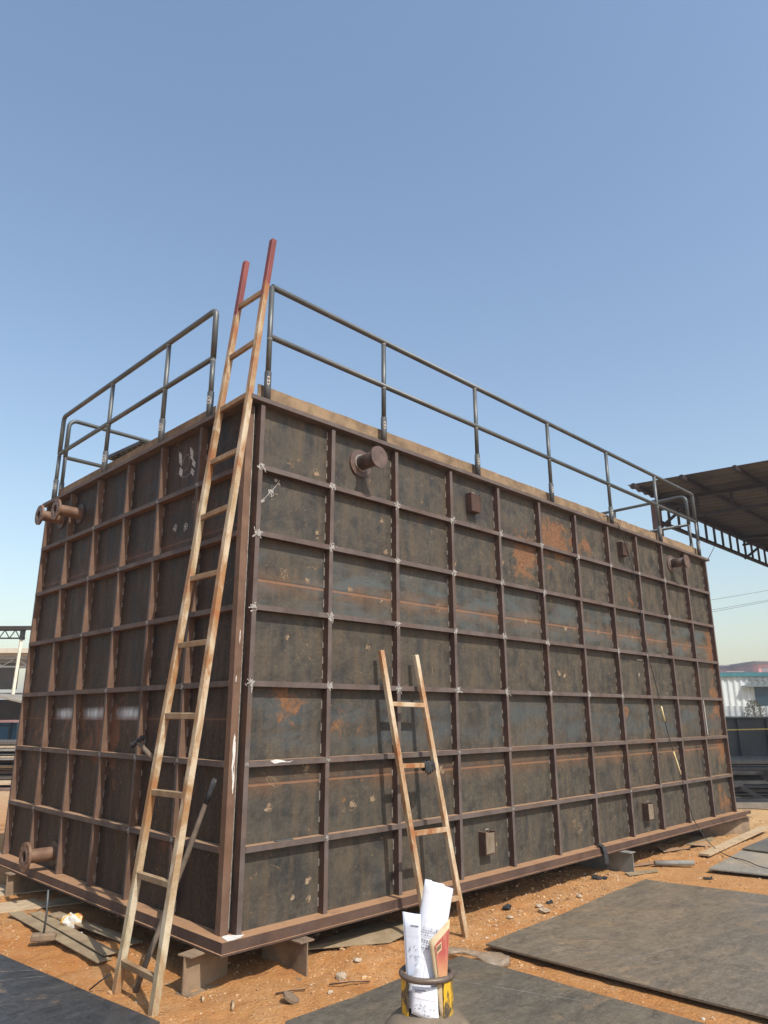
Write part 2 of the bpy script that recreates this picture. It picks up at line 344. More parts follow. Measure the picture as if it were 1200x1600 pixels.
# ---------------------------------------------------------------- ground
def plate_polys():
    return [[(4.38,-0.52),(1.62,-0.68),(1.68,-3.12),(4.77,-3.3)], [(1.35,-.72),(-.12,-.74),(-1.5,-3.2),(1.42,-3.4)],
            [(-.80,1.58),(-.66,-.17),(-1.9,-.6),(-2.6,1.9)]]
def build_ground():
    def axis(lo, hi, fine0, fine1, step):
        a = list(np.arange(fine0, fine1+1e-6, step)); s = step; v = fine1
        while v < hi: s *= 1.22; v += s; a.append(v)
        s = step; v = fine0; pre = []
        while v > lo: s *= 1.22; v -= s; pre.append(v)
        return np.array(pre[::-1]+a)
    xs = axis(-600, 700, -2.4, 9.5, 0.035); ys = axis(-600, 700, -2.6, 5.0, 0.035)
    X, Y = np.meshgrid(xs, ys); Z = np.full(X.shape, G)
    H, W = X.shape
    for i in range(H):
        y = ys[i]
        for j in range(W):
            x = xs[j]
            if -12 < x < 30 and -12 < y < 30:
                p = Vector((x, y, 0))
                h = 0.045*noise.noise(p*0.55) + 0.022*noise.noise(p*2.1+Vector((5,0,0)))
                if -3 < x < 10.5 and -3 < y < 6:
                    h += 0.022*noise.noise(p*5.5) + 0.016*noise.noise(p*13)
                    h += 0.012*max(0, noise.noise(p*4.0+Vector((9,9,0))))**1.0*2
                Z[i, j] = G - 0.012 + h*0.75
    # flat beds under the steel sheets
    for poly in [(1.66,4.8,-3.3,-.55),(-1.9,1.34,-3.6,-.72),(-3.0,-.60,-.9,1.9),(5.1,8.4,-2.0,-.45)]:
        x0,x1,y0,y1 = poly
        dx = np.maximum(np.maximum(x0-X, X-x1), 0); dy = np.maximum(np.maximum(y0-Y, Y-y1), 0)
        w = np.clip(1-np.sqrt(dx*dx+dy*dy)/0.25, 0, 1)
        Z = Z*(1-w) + np.minimum(Z, G-0.014+0.25*(Z-G))*w
    # soil heaped beside the left wall and the near beams
    for (cx, cy, r, a) in [(-.15,.75,.22,.05),(-.1,1.15,.22,.04),(.9,-.18,.35,.03),(2.9,-.3,.4,.02),(-.45,.33,.12,.02),(6.9,-.1,.7,.03)]:
        Z += a*np.exp(-((X-cx)**2+(Y-cy)**2)/r**2)
    me = bpy.data.meshes.new('ground')
    V = np.stack([X, Y, Z], -1).reshape(-1, 3)
    idx = np.arange(H*W).reshape(H, W)
    F = np.stack([idx[:-1,:-1], idx[:-1,1:], idx[1:,1:], idx[1:,:-1]], -1).reshape(-1, 4)
    me.vertices.add(len(V)); me.vertices.foreach_set('co', V.ravel())
    me.loops.add(F.size); me.loops.foreach_set('vertex_index', F.ravel())
    me.polygons.add(len(F)); me.polygons.foreach_set('loop_start', np.arange(0, F.size, 4)); me.polygons.foreach_set('loop_total', np.full(len(F), 4))
    me.polygons.foreach_set('use_smooth', np.ones(len(F), bool)); me.update(calc_edges=True)
    t = NT('orange dirt')
    a = t.noise(0.8, 7, 0.6, 0.3); b = t.noise(5, 8, 0.65, 0.4); f = t.noise(45, 6, 0.7); g = t.noise(150, 3, 0.7)
    c = t.mix(t.mr(a, 0.35, 0.62), (.49,.205,.060), (.455,.230,.088))
    c = t.mix(t.mr(b, 0.48, 0.66, 0, 0.5), c, (.52,.315,.155))
    c = t.mix(t.mr(b, 0.48, 0.36, 0, 0.55), c, (.36,.150,.050))
    c = t.mix(t.mr(f, 0.50, 0.38, 0, 0.5), c, (.27,.125,.048))
    c = t.mix(t.mr(g, 0.62, 0.75, 0, 0.4), c, (.62,.44,.26))
    rgt = t.mr(t.x, 1.0, 4.0); c = t.mix(t.m('MULTIPLY', rgt, 0.35), c, (.46,.27,.125))
    far = t.mr(t.x, 6.0, 9.5); c = t.mix(t.m('MULTIPLY', far, 0.7), c, (.52,.36,.19))
    far2 = t.mr(t.y, 6, 14); c = t.mix(t.m('MULTIPLY', far2, 0.6), c, (.46,.36,.24))
    t.bump(t.m('ADD', t.m('ADD', t.m('MULTIPLY', f, 1.0), t.m('MULTIPLY', g, 0.35)), t.m('MULTIPLY', b, 1.3)), 0.85, 0.026)
    me.materials.append(t.done(c, 0.95, 0, 0.15))
    o = bpy.data.objects.new('ground', me); col.objects.link(o); tag(o, kind='structure')
    from mathutils.interpolate import poly_3d_calc
    def hgt(x, y):
        j = min(max(int(np.searchsorted(xs, x))-1, 0), W-2); i = min(max(int(np.searchsorted(ys, y))-1, 0), H-2)
        return float(Z[i:i+2, j:j+2].mean())
    return hgt
hgt = build_ground()

def rock(mb, c, r, seed, mi=0, flat=0.6, n1=5, n2=7):
    rr = random.Random(seed); vs_ = []; fs = []
    sx, sy, sz = r*rr.uniform(.7,1.2), r*rr.uniform(.7,1.2), r*flat*rr.uniform(.7,1.2); rot = rr.uniform(0, 6.28)
    for i in range(n1+1):
        th = math.pi*i/n1
        for k in range(n2):
            ph = 2*math.pi*k/n2 + rot; q = rr.uniform(.78, 1.15)
            vs_.append((c[0]+sx*q*math.sin(th)*math.cos(ph), c[1]+sy*q*math.sin(th)*math.sin(ph), c[2]+sz*q*math.cos(th)))
    for i in range(n1):
        for k in range(n2): fs.append((i*n2+k, (i+1)*n2+k, (i+1)*n2+(k+1)%n2, i*n2+(k+1)%n2))
    mb.add(vs_, fs, mi)

def inside(p, poly):
    c = False; n = len(poly)
    for i in range(n):
        a, b = poly[i], poly[i-1]
        if (a[1] > p[1]) != (b[1] > p[1]) and p[0] < (b[0]-a[0])*(p[1]-a[1])/(b[1]-a[1])+a[0]: c = not c
    return c
g = MB(); polys = plate_polys()
k = 0; rg_ = random.Random(11)
while k < 17000:
    x = rg_.uniform(-1.6, 9.8); y = rg_.uniform(-2.6, 4.5)
    if rg_.random() < 0.5: x = rg_.uniform(-1.0, 4.5); y = rg_.uniform(-1.3, 2.6)
    if any(inside((x, y), p) for p in polys): continue
    dens = 0.5+0.5*noise.noise(Vector((x*0.9, y*0.9, 3)))
    if rg_.random() > (dens+0.15)*(1 if x > .9 else .8): continue
    s = 0.003 + 0.008*rg_.random()**3 + (0.014*rg_.random() if rg_.random() < 0.05 else 0)
    s *= 1 + 0.10*max(0, x)
    rock(g, (x, y, hgt(x, y)+s*0.1), s, k, mi=(0 if rg_.random() < (0.88 if x > .9 else .96) else 1) if rg_.random() < .8 else 2, n1=3, n2=5); k += 1
o = g.build('gravel', [simple('pebbles', (.36,.19,.085), (.52,.34,.19), 3.0, 0.95), simple('pale pebbles', (.42,.34,.25), (.56,.49,.39), 5, 0.9), simple('dark clods', (.20,.10,.042), (.30,.155,.07), 5, .95)]); tag(o, kind='stuff')

# ---------------------------------------------------------------- the tank
XS = [.018,.705,1.431,2.166,2.897,3.634,4.377,5.125,5.860,6.601,7.344,8.080]
YS = [.018,.629,1.254,1.872,2.504,3.147,3.796]
ZS = [3.513,3.013,2.523,2.001,1.491,.982,.473,0.0]
LX, LY, TOP = 8.10, 3.815, 3.53
tank = thing('steel_tank', (4.05, 1.9, -0.072), 'huge rusty brown rectangular steel tank with grid of ribs, standing on short beams', 'tank')

def ribbon(mb, pts, w, axis, plane, mi, rr, jit=0.0):   # flat stroke lying on a wall; axis 'R' (x,z at y=plane) or 'L' (y,z at x=plane)
    for (a0, b0), (a1, b1) in zip(pts[:-1], pts[1:]):
        d = Vector((a1-a0, b1-b0)); L_ = d.length
        if L_ < 1e-5: continue
        n = Vector((-d.y, d.x))/L_*w*rr.uniform(.5, 1.0)/2; e = d/L_*w*0.25
        q = [(a0-e.x+n.x, b0-e.y+n.y), (a0-e.x-n.x, b0-e.y-n.y), (a1+e.x-n.x, b1+e.y-n.y), (a1+e.x+n.x, b1+e.y+n.y)]
        pl = plane - rr.uniform(0, 0.0012)
        v = [(a, pl, b) if axis == 'R' else (pl, a, b) for a, b in q]
        mb.add(v, [(0,1,2,3)] if axis == 'R' else [(3,2,1,0)], mi)
def scribble(mb, ca, cb, r, axis, plane, mi, seed, n=40, w=0.006, asp=1.0, loops=3):
    rr = random.Random(seed); p1, p2, p3 = rr.uniform(0,6), rr.uniform(0,6), rr.uniform(0,6); f2 = rr.uniform(1.3, 2.7)
    pts = []
    for i in range(n):
        t = i/n*loops*2*math.pi
        pts.append((ca + r*(0.6*math.cos(t+p1)+0.4*math.cos(t*f2+p2)), cb + asp*r*(0.6*math.sin(t+p1)+0.45*math.sin(t*f2*0.8+p3))))
    ribbon(mb, pts, w, axis, plane, mi, rr)
def splat(mb, ca, cb, r, axis, plane, mi, seed):        # scraped white patch at a rib crossing
    rr = random.Random(seed)
    if plane < -.05:
        for q in range(15):
            a0, b0 = ca+rr.gauss(0, r*.42), cb+rr.gauss(0, r*.38); th = rr.uniform(0, 3.14); l = r*rr.uniform(.15, .6)
            ribbon(mb, [(a0-l*math.cos(th), b0-l*math.sin(th)), (a0, b0+rr.uniform(-.2,.2)*l), (a0+l*math.cos(th), b0+l*math.sin(th))], r*rr.uniform(.12,.36), axis, plane-.0002*q, mi, rr)
        return
    for q in range(rr.randint(3, 5)):
        a, b = ca+rr.uniform(-r, r)*0.6, cb+rr.uniform(-r, r)*0.5
        n = rr.randint(6, 9); c = []
        for k in range(n):
            th = 2*math.pi*k/n; R_ = r*rr.uniform(.12, .75)
            c.append((a+R_*math.cos(th), b+0.8*R_*math.sin(th)))
        pl = plane - 0.0004*(q+1)
        mb.add([(u, pl, v) if axis == 'R' else (pl, u, v) for u, v in c], [tuple(range(n)) if axis == 'R' else tuple(reversed(range(n)))], mi)

# wall plates with their chalk scribbles
w = MB(); w.box(0.0, LX, -0.020, 0.0, -0.012, TOP-.01)
rr = random.Random(3)
marks = [(.16,2.86,.05,0),(.33,3.13,.07,1),(.58,3.11,.05,1),(.60,2.63,.035,1),(.30,2.27,.06,1),(.52,2.25,.04,1),(.95,2.23,.04,1),
         (2.0,2.2,.06,1),(2.25,2.63,.04,1),(3.35,2.2,.05,1),(4.1,2.18,.05,1),(4.8,2.2,.05,1),(5.6,2.2,.04,1),(.27,.86,.07,1),(.25,.70,.05,1),
         (.60,.22,.05,1),(.55,.93,.05,1),(1.0,.65,.05,1),(1.2,.68,.04,1),(2.0,.85,.05,1),(1.3,2.86,.03,1),(1.35,2.6,.04,1),(3.0,2.75,.04,1),(2.7,.2,.03,1),
         (3.9,1.7,.05,1),(4.0,1.68,.05,1),(.35,1.82,.03,1),(1.15,1.8,.04,1),(1.8,1.3,.04,1),(4.0,.25,.06,1),(4.1,.18,.08,1),(5.7,1.75,.03,0),(.60,.10,.035,1),(.47,.13,.03,1)]
for i, (a, b, r, kk) in enumerate(marks):
    scribble(w, a, b, r*rnd.uniform(.45,.8), 'R', -0.0215, 1 if kk == 0 else 2, 100+i, n=26, w=0.0045, asp=1.1, loops=2)
    if kk and r < .055: splat(w, a, b, r*.7, 'R', -0.0215, 2, 300+i)
for i in range(14):
    splat(w, rr.uniform(.1, 8), rr.uniform(.05, 3.4), rr.uniform(.006, .022), 'R', -0.0215, 2, 500+i)
ribbon(w, [(.07,2.78),(.10,2.80),(.15,2.86),(.20,2.92),(.23,2.97)], .006, 'R', -.0216, 1, rr)
splat(w, .085, 2.78, .02, 'R', -.0216, 1, 77); splat(w, .21, 2.95, .028, 'R', -.0216, 1, 78)
for q in range(4): ribbon(w, [(5.69+.05*q,1.93),(5.72+.05*q,1.93)], .02, 'R', -.0216, 1, rr)
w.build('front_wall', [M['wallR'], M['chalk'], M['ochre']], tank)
w = MB(); w.box(-0.020, 0.0, 0.0, LY, -0.012, TOP-.01)
for (y0, z0, y1, z1) in [(1.035,3.40,1.02,3.30),(1.01,3.20,1.00,3.27),(.86,3.40,.84,3.29),(.82,3.17,.80,3.27)]:
    for q in range(14):
        u = rr.random(); yy = y0+(y1-y0)*u; zz = z0+(z1-z0)*u
        ribbon(w, [(yy-.022, zz-.02), (yy+.02, zz+.018)], .016, 'L', -.0215, 1, rr)
ribbon(w, [(1.0+.0*q, 3.2) for q in range(1)] + [(.96,3.17),(.90,3.16),(.84,3.18)], .004, 'L', -.0215, 1, rr)
ribbon(w, [(.93+.05*math.cos(t/3), 3.29+.07*math.sin(t/3)) for t in range(0, 16)], .004, 'L', -.0215, 1, rr)
for q in range(10): ribbon(w, [(2.56-.006*q, 3.38-.02*q), (2.55-.006*q, 3.36-.02*q)], .02, 'L', -.0215, 1, rr)
scribble(w, 1.03, 2.75, .03, 'L', -.0215, 1, 41); scribble(w, .86, 2.73, .03, 'L', -.0215, 1, 42)
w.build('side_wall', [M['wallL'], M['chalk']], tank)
w = MB(); w.box(LX-.02, LX, 0.001, LY, -.012, TOP-.01); w.box(.001, LX-.021, LY-.02, LY, -.012, TOP-.01)
for yy in YS: w.box(LX+.001, LX+.06, yy-.018, yy+.018, .001, TOP-.02)
for zz in ZS[1:-1]: w.box(LX+.001, LX+.062, .0, LY, zz-.019, zz+.019)
for xx in XS: w.box(xx-.018, xx+.018, LY+.001, LY+.06, .001, TOP-.02)
for zz in ZS[1:-1]: w.box(.001, LX-.001, LY+.001, LY+.062, zz-.019, zz+.019)
w.build('rear_wall', M['ribL'], tank)
w = MB(); w.box(.05, LX-.05, .05, LY-.05, TOP-.03, TOP-.012); w.build('roof_deck', M['dusty'], tank)

def stitches(mb, axis, a, base, z0, z1, side, seed):    # broken weld beads along the foot of a rib
    rr = random.Random(seed); z = z0+rr.uniform(.02, .08)
    while z < z1-.05:
        l = rr.uniform(.03, .07); k = 0
        while k < l:
            s_ = rr.uniform(.006, .010)
            if axis == 'R': mb.box(a+side*.002-.004, a+side*.002+.004, base-.006, base, z+k, z+k+s_, 1)
            else: mb.box(base-.006, base, a+side*.002-.004, a+side*.002+.004, z+k, z+k+s_, 1)
            k += s_+.001
        z += l+rr.uniform(.04, .12)
# vertical ribs, front face (row pieces stop at the shelves)
for i, x in enumerate(XS):
    rb = MB(); jx = rnd.uniform(-.004, .004)
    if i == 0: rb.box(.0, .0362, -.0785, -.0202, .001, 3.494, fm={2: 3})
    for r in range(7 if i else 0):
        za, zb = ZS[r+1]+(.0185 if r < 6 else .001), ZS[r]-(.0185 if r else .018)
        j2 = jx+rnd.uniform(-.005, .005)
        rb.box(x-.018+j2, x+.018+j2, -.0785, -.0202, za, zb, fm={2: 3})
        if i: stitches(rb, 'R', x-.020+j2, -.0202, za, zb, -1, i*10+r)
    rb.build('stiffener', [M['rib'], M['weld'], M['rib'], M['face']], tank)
for i, y in enumerate(YS):
    rb = MB()
    for r in range(7):
        za, zb = ZS[r+1]+(.0185 if r < 6 else .001), ZS[r]-(.0185 if r else .018)
        j2 = rnd.uniform(-.003, .003)
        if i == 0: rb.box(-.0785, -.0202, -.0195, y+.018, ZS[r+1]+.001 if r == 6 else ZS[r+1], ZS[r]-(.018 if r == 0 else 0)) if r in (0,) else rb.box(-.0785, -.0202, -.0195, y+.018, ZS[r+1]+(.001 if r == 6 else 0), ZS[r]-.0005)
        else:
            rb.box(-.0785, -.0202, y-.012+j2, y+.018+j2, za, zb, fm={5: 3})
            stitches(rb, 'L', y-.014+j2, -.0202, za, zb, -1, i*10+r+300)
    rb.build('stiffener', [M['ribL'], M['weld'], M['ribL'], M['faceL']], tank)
# the light weld line and white paint on the corner
w = MB(); n = 260
w.tube([(-.0205+rr.uniform(-.0006,.0006), -.0205+rr.uniform(-.0006,.0006), .02+3.46*k/n) for k in range(n+1)],
       [max(.0008, .0032+.0022*noise.noise(Vector((0, 0, k*.21)))+rr.uniform(-.0008,.0008)) for k in range(n+1)], 6)
w.build('corner_weld', M['weld'], tank)
w = MB()
def blotch(cx, cz, hw, hh, y, seed, n=26):
    q = random.Random(seed); c = []
    for k in range(n):
        th = 2*math.pi*k/n; c.append((cx+hw*math.cos(th)*q.uniform(.55,1.05), cz+hh*math.sin(th)*q.uniform(.75,1.05)))
    w.add([(a, y, b) for a, b in c], [tuple(range(n))])

for (cx_, cz_, hw_, hh_, sd_) in [(-.046,1.04,.013,.15,5),(-.040,.90,.008,.10,6),(-.045,1.80,.004,.05,8),(-.058,1.52,.004,.025,9)]:
    blotch(cx_, cz_, hw_, hh_, -.0203, sd_); w.build('paint_smear', M['white'], tank); w = MB()
q_ = random.Random(4); c = [(.20+.20*k/9, (-.0825), .990+.012*math.sin(k*.7)*q_.uniform(.4,1)+.006) for k in range(10)] + [(.36-.15*k/7, -.0825, .985-.008*q_.random()) for k in range(7)]
w.add(c, [tuple(reversed(range(len(c))))])
w.build('paint_smear', M['white'], tank)
w = MB(); pts = [(-.10,-.13),(-.085,-.05),(-.06,-.03),(-.03,-.035),(.01,-.08),(.045,-.095),(.0,-.125),(-.06,-.139)]
w.prism(pts, .0012, .004); w.build('weld_dust', M['white'], tank)
# shelves (horizontal ribs)
for r in range(1, 7):
    z = ZS[r]; rb = MB()
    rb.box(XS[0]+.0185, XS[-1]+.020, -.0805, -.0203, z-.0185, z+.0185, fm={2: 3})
    for i, x in enumerate(XS):
        if i < 10 and (r <= 4 or rnd.random() < .4) and rnd.random() < (1 if i < 6 else .6):
            splat(rb, x, z, .034 if r < 5 else .016, 'R', -.0808, 1, r*50+i)
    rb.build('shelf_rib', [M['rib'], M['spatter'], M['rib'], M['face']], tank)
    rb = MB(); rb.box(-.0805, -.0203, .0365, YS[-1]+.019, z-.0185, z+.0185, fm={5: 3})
    for i, y in enumerate(YS[1:]):
        if rnd.random() < .7: splat(rb, y, z, .022, 'L', -.0808, 1, r*50+i+400)
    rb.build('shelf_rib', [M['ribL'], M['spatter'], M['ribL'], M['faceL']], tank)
# bottom rim: channel with a lip, and top rim
def rim(mb, t0, zt, zb, lip):
    mb.box(-t0, LX+t0, -t0, -.001, zb, zt); mb.box(-t0, -.001, .0, LY+t0, zb, zt)
    mb.box(LX+.001, LX+t0, .0, LY+t0, zb, zt); mb.box(.0, LX, LY+.001, LY+t0, zb, zt)
    if lip:
        mb.box(-t0-.012, LX+t0+.012, -t0-.012, LY+t0+.012, zb-.012, zb-.0005)
w = MB(); rim(w, .14, 0.0, -.060, True)
w.box(8.24, 8.42, -.14, -.05, -.045, -.004)
w.build('base_rim', M['rim'], tank)
w = MB()
rim(w, .098, 3.545, 3.512, False); w.build('top_rim', M['face'], tank)
w = MB(); n = 60; pr = random.Random(9); pv = 3.705
for k in range(n):
    x0, x1 = .03+(LX-.06)*k/n, .03+(LX-.06)*(k+1)/n; nv = 3.705+pr.uniform(-.004, .004)
    w.add([(x0,.02,3.546),(x1,.02,3.546),(x1,.028,3.546),(x0,.028,3.546),(x0,.02,pv),(x1,.02,nv),(x1,.028,nv),(x0,.028,pv)],
          [(0,1,5,4),(4,5,6,7),(2,3,7,6),(3,0,4,7),(1,2,6,5)]); pv = nv
w.build('curb_plate', M['dusty'], tank)
w = MB(); w.box(.02, .028, .6, LY-.02, 3.546, 3.705); w.box(.03, LX-.03, LY-.03, LY-.02, 3.546, 3.705); w.box(LX-.03, LX-.022, .03, LY-.03, 3.546, 3.705)
w.build('curb_plate', M['dusty'], tank)

# nozzles
def nozzle(x, z, closed):
    p = MB(); p.tube([(x, -.02, z), (x, -.245, z)], .062, 24)
    o = p.build('nozzle', M['nozzle'], tank)
    f = MB(); f.ring((x, -.022, z), (0,-1,0), .118, .062, .014, 32); f.ring((x, -.036, z), (0,-1,0), .074, .062, .012, 28, 1); f.build('reinforcing_pad', [M['flange'], M['weld']], o)
    f = MB(); f.tube([(x, -.243, z), (x, -.257, z)], .092, 32, sm=False); f.build('blank_cap', M['flange'], o)
nozzle(1.045, 3.305, True); nozzle(6.965, 3.305, True)
def nozzleL(y, z, xt, ro):
    p = MB(); n = 24
    p.tube([(-.02, y, z), (xt, y, z)], .055, n, cap=False); p.tube([(xt+.0, y, z), (-.02, y, z)], .045, n, mi=1, cap=False)
    o = p.build('nozzle', [M['nozzleL'], M['dark']], tank)
    f = MB(); f.ring((-.022, y, z), (-1,0,0), .10, .055, .012, 32, 1); f.build('reinforcing_pad', [M['flange'], M['nozzle']], o)
    f = MB(); f.ring((xt+.008, y, z), (-1,0,0), ro, .045, .020, 32)
    for k in range(8):
        th = 2*math.pi*(k+.5)/8; c_ = Vector((xt-.0125, y+ro*.80*math.cos(th), z+ro*.80*math.sin(th)))
        f.tube([c_, c_+Vector((-.0008,0,0))], .009, 10, mi=1, sm=False)
    f.ring((xt-.0125, y, z), (-1,0,0), ro*.60, .046, .003, 28, 2)
    f.build('flange', [M['nozzleL'], M['dark'], M['flange']], o)
nozzleL(3.0, 3.265, -.265, .105); nozzleL(3.47, 3.30, -.255, .105); nozzleL(2.70, .135, -.265, .115)

# lug boxes on the front wall
def lug(x0, x1, z0, z1, grime):
    b_ = MB(); y1 = -.0203; y0 = -.095
    b_.box(x0, x0+.010, y0, y1, z0, z1, 0); b_.box(x0+.0105, x1, y0, y1, z0, z0+.010, 0)
    b_.box(x1-.010, x1, y0, y1, z0+.0105, z1, 0); b_.box(x0+.0105, x1-.0105, y0+.002, y0+.012, z0+.0105, z1-.012, 1)
    b_.box(x0+.0105, x1-.0105, y0+.0125, y1, z1-.030, z1-.020, 0)
    o = b_.build('lug_box', [M['rib'], grime], tank)
    h = MB(); h.tube([(x0+.05, -.062, z1+.002), (x0+.05, -.062, z1+.016), (x0+.09, -.062, z1+.016), (x0+.09, -.062, z1-.015)], .004, 6); h.build('weld_scar', M['weld'], o)
gr = simple('lug face', (.13,.095,.062), (.20,.165,.12), 16, 0.7)
lug(2.44, 2.585, 3.165, 3.345, M['rib']); lug(5.44, 5.585, 3.19, 3.36, M['rib']); lug(2.46, 2.60, .145, .325, gr); lug(5.46, 5.60, .135, .315, gr)

# handrails
def arc(c, a, b, r, n=5):     # quarter bend from direction a to b about corner c
    c = Vector(c); a = Vector(a); b = Vector(b)
    return [c - a*r*(1-math.sin(t)) + b*r*(1-math.cos(t)) for t in [math.pi/2*k/n for k in range(n+1)]]
def post(mb, x, y, z0, z1, d=None):
    mb.tube([(x,y,z0+.20),(x,y,z1)], .021, 10)
    mb.tube([(x,y,z0),(x,y,z0+.25)], .027, 12, mi=1)
    dv = Vector((-.45, -1, 0) if y < 0.2 and x > 0 and x < 8.04 else (-1, -.55, 0)).normalized(); sd = Vector((-dv.y, dv.x, 0)); c_ = Vector((x, y, z0+.17))+dv*.0275
    q_ = [(-.010,-.035),(.010,-.035),(.012,.0),(.010,.035),(-.010,.035),(-.012,0)]
    mb.add([c_+sd*a_+Vector((0,0,b_)) for a_, b_ in q_], [tuple(range(6))], 2)
    for dz in (-.016, .016): mb.tube([c_+Vector((0,0,dz))-dv*.001, c_+Vector((0,0,dz))+dv*.0012], .0065, 8, mi=3, sm=False)
HM = [M['pipe'], M['sleeve'], M['spatter'], M['dark']]
def rail(posts, ztop, zmid, zb, name='handrail', lr=.024, bend=.07, endbends=(True, True)):
    a, b = Vector((*posts[0], 0)), Vector((*posts[-1], 0)); d = (b-a).normalized(); u = Vector((0,0,1))
    mb = MB(); A = Vector((a.x, a.y, ztop)); B = Vector((b.x, b.y, ztop)); pts = []
    if endbends[0]: pts += [Vector((a.x,a.y,zmid))] + arc(A, u, d, bend)
    else: pts += [A]
    if endbends[1]: pts += arc(B, d, -u, bend) + [Vector((b.x,b.y,zmid))]
    else: pts += [B]
    mb.tube(pts, lr, 12)
    mb.tube([(a.x,a.y,zmid),(b.x,b.y,zmid)], lr*.95, 12)
    o = mb.build(name, M['pipe'], tank)
    for i, p in enumerate(posts):
        pm = MB(); end = i in (0, len(posts)-1)
        post(pm, p[0], p[1], zb, zmid+.01 if (end and endbends[0 if i == 0 else 1]) else ztop)
        for zz in (zmid, ztop-.0):
            if not (end and zz > zmid): pm.tube([(p[0], p[1], zz-.029), (p[0], p[1], zz-.023)], .0222, 10, mi=2)
        pm.build('post', HM, o)
rail([(x, -.035) for x in (.075,1.315,2.635,3.975,5.335,6.70,8.0)], 4.535, 4.10, 3.546, endbends=(False, True), bend=.05)
rail([(-.045, y) for y in (.575,1.36,2.49,3.73)], 4.545, 4.10, 3.546, bend=.05)
rail([(x, 3.80) for x in (.045,1.9,3.9,5.9,7.95)], 4.56, 4.10, 3.546, bend=.09)
rail([(8.085, y) for y in (.10,1.3,2.5,3.70)], 4.56, 4.10, 3.546, bend=.09)

# perforated channel on the roof
t_ = thing('perforated_channel', (.16, 2.4, 3.66), 'dark perforated steel channel lying across the tank top edge behind the rail', 'channel')
w = MB(); v = []
w.bar((.075, 2.70, 3.80), (.12, 1.99, 3.80), .12, .004, (1, 0, 0)); w.bar((.015, 2.70, 3.785), (.06, 1.99, 3.785), .004, .03, (1, 0, 0)); w.bar((.135, 2.70, 3.785), (.18, 1.99, 3.785), .004, .03, (1, 0, 0))
w.bar((.12, 2.6, 3.78), (.12, 2.6, 3.52), .03, .03, (1, 0, 0)); w.bar((.16, 2.1, 3.78), (.16, 2.1, 3.52), .03, .03, (1, 0, 0))
for k in range(7):
    u = (k+.5)/7; p = Vector((.075+.045*u, 2.70-.71*u, 3.7975))
    w.tube([p, p+Vector((0,0,-.0015))], .011, 8, mi=1, sm=False)
w.build('channel_web', [M['sleeve'], M['white']], t_)

# ---------------------------------------------------------------- ladders
# long ladder against the left wall: plane x = -0.513 + 0.1073 (z - G)
lad = thing('long_ladder', (-.516, .16, -.29), 'tall rusty steel ladder with red painted tips leaning on the tank corner', 'ladder')
def LXp(z): return -.513 + .1073*(z-G)
def yn(z): return -.075 + .00*(z) + .012*math.sin((z+.3)/5.2*math.pi*.5)
def railm(ya, yb, zt):
    a = Vector((LXp(-.31), ya, -.31)); b = Vector((LXp(zt), yb, zt)); mb = MB()
    n = 10; pts = [a.lerp(b, k/n) for k in range(n+1)]
    for k in range(n+1):
        pts[k].y += .004*math.sin(k*1.7+ya*9)
    ww, hh = .048, .042; vs_ = []; d = (b-a).normalized(); s1 = Vector((0,1,0)); s2 = d.cross(s1).normalized()
    for p in pts:
        for i, j in ((-1,-1),(1,-1),(1,1),(-1,1)): vs_.append(p+s1*i*ww/2+s2*j*hh/2)
    fs = [(0,1,2,3), tuple(4*n+q for q in (3,2,1,0))]
    for k in range(n):
        for q in range(4): fs.append((4*k+q, 4*k+4+q, 4*k+4+(q+1)%4, 4*k+(q+1)%4))
    mb.add(vs_, fs); return mb
railm(-.072, -.062, 4.93).build('side_rail', M['ladder'], lad, bevel=.004)
railm(.375, .300, 4.91).build('side_rail', M['ladder'], lad, bevel=.004)
for k, z in enumerate([-.125,.345,.82,1.285,1.745,2.21,2.67,3.10,3.54,3.995,4.457]):
    u = (z+.31)/5.22; ya, yb = -.072+.01*u+.018, .375-.075*u-.018
    r_ = MB(); dz = rnd.uniform(-.008, .008)
    r_.bar((LXp(z)-.002, ya, z+dz), (LXp(z)-.002, yb, z-dz), .030, .036, (1, 0, 0.1)); r_.build('rung', M['rung'], lad, bevel=.003)
# short ladder on the front wall
lad2 = thing('short_ladder', (1.56, -.41, G), 'short rusty steel ladder with four rungs leaning on the front of the tank', 'ladder')
K = .1568; Y0 = -.418
def SY(z): return Y0 + K*(z-G)
def sl_(xa, xb, zt, za=G-.01):
    a = Vector((xa, SY(za), za)); b = Vector((xb, SY(zt), zt)); mb = MB(); mb.bar(a, b, .042, .036, (1,0,0)); return mb
sl_(1.372, 1.215, 1.775).build('side_rail', M['ladder2'], lad2, bevel=.003)
sl_(1.765, 1.612, 1.76).build('side_rail', M['ladder2'], lad2, bevel=.003)
rungs2 = []
for z in (1.365, .915, .452, -.012):
    u = (z-G)/2.04; xa = 1.372-.157*u+.019; xb = 1.765-.153*u-.019
    r_ = MB(); r_.bar((xa, SY(z)-.002, z+.004), (xb, SY(z)-.002, z-.004), .034, .030, (0,0,1)); r_.build('rung', M['ladder2'], lad2, bevel=.003); rungs2.append((xa, xb, z))

def rag(name, pts, label, cat, mat, group=None):   # crumpled cloth: lumpy folded strips around points
    th = thing(name, pts[0][0], label, cat, group); mb = MB()
    for i, (p, r) in enumerate(pts):
        rock(mb, p, r, 900+i+int(p[0]*100), n1=6, n2=9, flat=.7)
    o = mb.build('folded_cloth', mat, th)
    return th
